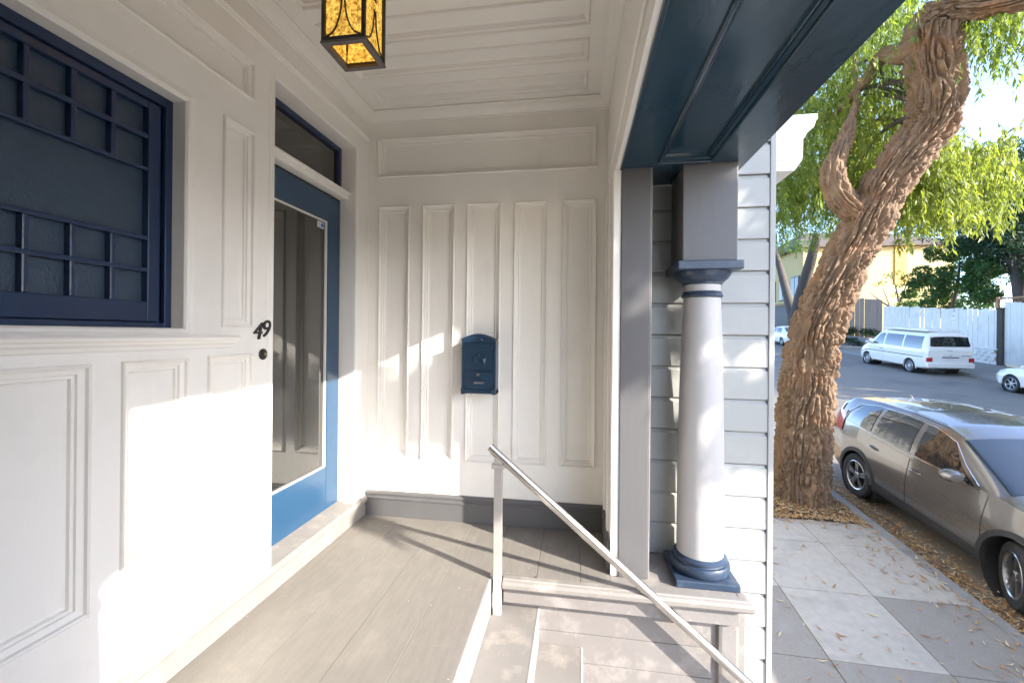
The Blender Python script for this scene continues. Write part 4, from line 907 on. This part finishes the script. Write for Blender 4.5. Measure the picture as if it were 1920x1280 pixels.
for zz in (1.0, 2.3): MB().add([(.014, lo-fy0, zfar(XF, lo)+zz-ft.location.z), (.06, lo-fy0, zfar(XF, lo)+zz-ft.location.z), (.06, hi-fy0, zfar(XF, hi)+zz-ft.location.z), (.014, hi-fy0, zfar(XF, hi)+zz-ft.location.z), (.014, lo-fy0, zfar(XF, lo)+zz+.09-ft.location.z), (.06, lo-fy0, zfar(XF, lo)+zz+.09-ft.location.z), (.06, hi-fy0, zfar(XF, hi)+zz+.09-ft.location.z), (.014, hi-fy0, zfar(XF, hi)+zz+.09-ft.location.z)], [(0, 3, 2, 1), (4, 5, 6, 7), (0, 1, 5, 4), (1, 2, 6, 5), (2, 3, 7, 6), (3, 0, 4, 7)]).build('rail', FWHITE, ft)
lw_ = thing('garden_wall', 'low white painted block wall under the board fence', 'wall', (XF, lo, zfar(XF, lo)))
nblk = 22; 
for r_ in range(4):
    for k in range(nblk):
        ya = lo+(hi-lo)*(k+(.5 if r_ % 2 else 0))/nblk; yb = min(hi, ya+(hi-lo)/nblk-.012); zz = zfar(XF, (ya+yb)/2)+.19*r_-.02
        MB().box(-.10, .10, ya-lo, yb-lo, zz-lw_.location.z, zz+.18-lw_.location.z).build('block', FWHITE, lw_, .008)
MB().add([(-.13, 0, .72), (.13, 0, .72), (.13, hi-lo, .72+zfar(XF, hi)-zfar(XF, lo)), (-.13, hi-lo, .72+zfar(XF, hi)-zfar(XF, lo)), (-.13, 0, .78), (.13, 0, .78), (.13, hi-lo, .78+zfar(XF, hi)-zfar(XF, lo)), (-.13, hi-lo, .78+zfar(XF, hi)-zfar(XF, lo))], [(0, 3, 2, 1), (4, 5, 6, 7), (0, 1, 5, 4), (1, 2, 6, 5), (2, 3, 7, 6), (3, 0, 4, 7)]).build('coping', FWHITE, lw_, .008)
gt, ga, gb = fence('gate', 'tall white plank gate beside the dark post', 'gate', XF, (1990, 570), (1884, 566), 9, FWHITE, lambda y: zfar(XF, y)+.05, .3, .006)
p_ = on_x(1877, 640, XF); ps_ = thing('gate_post', 'dark timber post between the fence and the gate', 'post', (XF, p_.y, zfar(XF, p_.y)))
MB().box(-.10, .10, -.16, .12, -.1, 2.75).build('shaft', BARKD, ps_, .012); MB().box(-.13, .13, -.19, .15, 2.75, 2.82).build('cap', BARKD, ps_, .01)
lt = on_x(1905, 552, XF+.2); tl = thing('trellis', 'orange brown wood lattice panel above the white gate', 'trellis', (XF+.25, lt.y, zfar(XF, lt.y)+2.7))
WOODO = mat('cedar', (.36, .19, .09), .7, .2, 8, .3, 40)
MB().box(-.04, .04, -1.6, 1.0, 0, .10).build('rail', WOODO, tl, .008); MB().box(-.04, .04, -1.6, 1.0, .58, .66).build('rail', WOODO, tl, .008)
for yy in (.93, -1.55): MB().box(-.05, .05, yy-.05, yy+.05, -2.7, .72).build('post', WOODO, tl, .008)
for k in range(14):
    for s in (-1, 1): MB().tube([(s*.008, -1.6+.19*k, .1), (s*.008, -1.6+.19*k+s*.48, .58)], .014, 4).build('slat', WOODO, tl)
bt, by0, by1 = fence('board_fence', 'weathered brown board fence uphill of the white fence', 'fence', 20.9, (1655, 562), (1560, 556), 22, FBROWN, lambda y: zfar(XF, y)+.3, .6, .004)
MB().box(.014, .06, 0, by1-by0, 1.0, 1.1).build('rail', FBROWN, bt)
pw = thing('planter_wall', 'low grey retaining wall with ivy below the brown fence', 'wall', (20.2, by0, zfar(20.2, by0)))
MB().add([(-.12, 0, -.2), (.12, 0, -.2), (.12, by1-by0, .3), (-.12, by1-by0, .3), (-.12, 0, .62), (.12, 0, .62), (.12, by1-by0, 1.02), (-.12, by1-by0, 1.02)], [(0, 3, 2, 1), (4, 5, 6, 7), (0, 1, 5, 4), (1, 2, 6, 5), (2, 3, 7, 6), (3, 0, 4, 7)]).build('wall', KERBM, pw, .02)
iv = [(20.0+random.uniform(-.4, .7), by0+(by1-by0)*random.random(), 0) for _ in range(46)]; iv = [(a, b, zfar(20, b)+(.25 if a < 20.05 else .85)+random.uniform(-.1, .25)) for a, b, c in iv]
ivo = clump_leaves(iv, [random.uniform(.2, .38) for _ in iv], 90, .11, 'ivy', LEAFD, None, .6); tag(ivo, 'dark green ivy and low plants along the grey retaining wall', 'ivy', kind='stuff')
pb_ = on_x(1572, 640, 17.8); po = thing('utility_pole', 'grey concrete street pole with a small white sign by the far kerb', 'pole', (17.8, pb_.y, zfar(17.8, pb_.y)))
PC = mat('pole_concrete', (.36, .37, .36), .7, .08, 6)
MB().lathe([(.30, 0), (.30, .12), (.19, .16), (.17, 3.0), (.15, 7.0), (.13, 9.0)], (0, 0, 0), 20).build('shaft', PC, po, smooth=True)
MB().box(-.19, -.172, -.13, .13, 1.9, 2.45).build('sign', PLATE, po, .004)
for zz in (2.36, 2.2, 2.1): MB().box(-.1925, -.190, -.09, .09, zz-.03, zz+.01).build('sign_line', mat('sign_ink', (.25, .05, .05), .5), po)
# wires
for k, (a, b) in enumerate([((1560, 478), (2000, 372)), ((1560, 490), (2000, 392)), ((1560, 440), (2000, 330))]):
    A, B_ = on_x(*a, 17.8), on_x(*b, 17.8); pts = [tuple(A.lerp(B_, t)-Vector((0, 0, 1.2*t*(1-t)))) for t in np.linspace(0, 1, 14)]
    A0 = Vector(pts[0]); o = MB().tube([tuple(Vector(p)-A0) for p in pts], .012, 5).build('power_line', PLAST, None); o.location = A0
    tag(o, ['upper overhead wire crossing in front of the evergreen tree', 'middle overhead wire crossing in front of the evergreen tree', 'highest overhead wire running above the far sidewalk'][k], 'wire')
# yellow house
yh = thing('yellow_house', 'pale yellow lap sided house with an amber window behind the brown fence', 'house', (22, 46, 1.5))
def yb_(n, m, x0, x1, y0, y1, z0, z1, bevel=.01, par=None): return MB().box(x0-22, x1-22, y0-46, y1-46, z0-1.5, z1-1.5).build(n, m, par or yh, bevel)
yb_('wall', YELD, 22, 35, 46.03, 60, 0, 10.2, 0)
for k in range(34):
    z0 = 1.2+.27*k; MB().add([(0.02, -.005, z0-1.5), (13, -.005, z0-1.5), (13, .03, z0-1.5), (.02, .03, z0-1.5), (.02, .018, z0+.268-1.5), (13, .018, z0+.268-1.5), (13, .03, z0+.268-1.5), (.02, .03, z0+.268-1.5)], [(0, 3, 2, 1), (4, 5, 6, 7), (0, 1, 5, 4), (1, 2, 6, 5), (2, 3, 7, 6), (3, 0, 4, 7)]).build('siding_board', YEL, yh)
MB().add([(-.6, -.5, 8.6), (13.5, -.5, 8.6), (13.5, 14.4, 8.6), (-.6, 14.4, 8.6), (-.6, -.5, 8.85), (13.5, -.5, 8.85), (13.5, 14.4, 8.85), (-.6, 14.4, 8.85), (3, 6.5, 11.5), (10, 6.5, 11.5)], [(0, 3, 2, 1), (0, 1, 5, 4), (1, 2, 6, 5), (2, 3, 7, 6), (3, 0, 4, 7), (4, 5, 9, 8), (6, 7, 8, 9), (5, 6, 9), (7, 4, 8)]).build('roof', mat('brown_roof', (.10, .075, .06), .8), yh)
AMBW = mat('amber_wood', (.75, .42, .06), .5, .15, 3)
wa, wbx = on_y(1679, 461, 45.9), on_y(1703, 532, 45.9)
ww = yb_('window', AMBW, wa.x, wbx.x, 45.90, 46.02, wbx.z, wa.z)
yb_('pane', mat('amber_glass_far', (.5, .27, .03), .2), wa.x+.18, wbx.x-.18, 45.88, 45.90, wbx.z+.2, wa.z-.2, .0, ww)
for q in (.33, .62): yb_('rail', AMBW, wa.x+.05, wbx.x-.05, 45.86, 45.90, wbx.z+(wa.z-wbx.z)*q-.05, wbx.z+(wa.z-wbx.z)*q+.05, .0, ww)
DKW = mat('dark_window', (.03, .035, .045), .1, .1, 4)
for y0 in (46.6, 49.2, 51.8):
    for z0 in (5.2,):
        f_ = yb_('window', mat('dark_frame', (.04, .035, .03), .5), 21.93, 22.02, y0, y0+1.7, z0, z0+2.3); yb_('pane', DKW, 21.90, 21.93, y0+.12, y0+.8, z0+.12, z0+2.18, 0, f_); yb_('pane', DKW, 21.90, 21.93, y0+.9, y0+1.58, z0+.12, z0+2.18, 0, f_)
yb_('garage', mat('rubble_stone', (.16, .15, .14), .9, .5, 6, 1., 12), 21.6, 22, 46.0, 56, 1, 4.6)
yb_('belt_board', mat('brown_trim', (.2, .11, .06), .7), 21.55, 22, 46.0, 56, 4.6, 4.85)
yb_('garage_door', mat('dark_frame', (.04, .035, .03), .5), 21.57, 21.6, 48.0, 50.4, 1.2, 3.9)
# houses downhill on the far side
HM = [mat('house_cream', (.55, .5, .42), .7), mat('house_grey', (.35, .37, .38), .7), mat('house_rose', (.45, .33, .28), .7)]
for i, (y0, y1, hh) in enumerate([(-26, -13, 7.5), (-12.4, -1.5, 6.6), (3.0, 10.4, 7.0), (11.0, 20.5, 7.4)]):
    zb_ = zfar(24, y0)-.5; t = thing('town_house', ['cream town house lowest on the hill', 'grey town house opposite the porch', 'rose town house between the grey and cream houses', 'cream town house next to the white gate'][i], 'house', (24, y0, zb_)); m_ = HM[[0, 1, 2, 0][i]]
    MB().box(0, 11, 0, y1-y0, 0, hh+(y1-y0)*.09).build('wall', m_, t); MB().box(-.5, 11.5, -.2, y1-y0+.2, hh+(y1-y0)*.09, hh+(y1-y0)*.09+.35).build('roof', TRIMW, t, .03)
    for k in range(3):
        for fl in range(2):
            wy = (y1-y0)*(k+.5)/3; f_ = MB().box(-.06, .02, wy-.6, wy+.6, 1.6+fl*2.9, 3.4+fl*2.9).build('window', TRIMW, t, .01); MB().box(-.075, -.06, wy-.5, wy+.5, 1.7+fl*2.9, 3.3+fl*2.9).build('pane', DKW, f_)
# van added downhill out of view, to shade the near sidewalk
vehicle('shade_van', 'white van added out of view downhill of the SUV to shade the sidewalk', 'van', VAN, (5.5, 1.85, zroad(5.5, 1.85)+.004), False, .09, PAINTW)
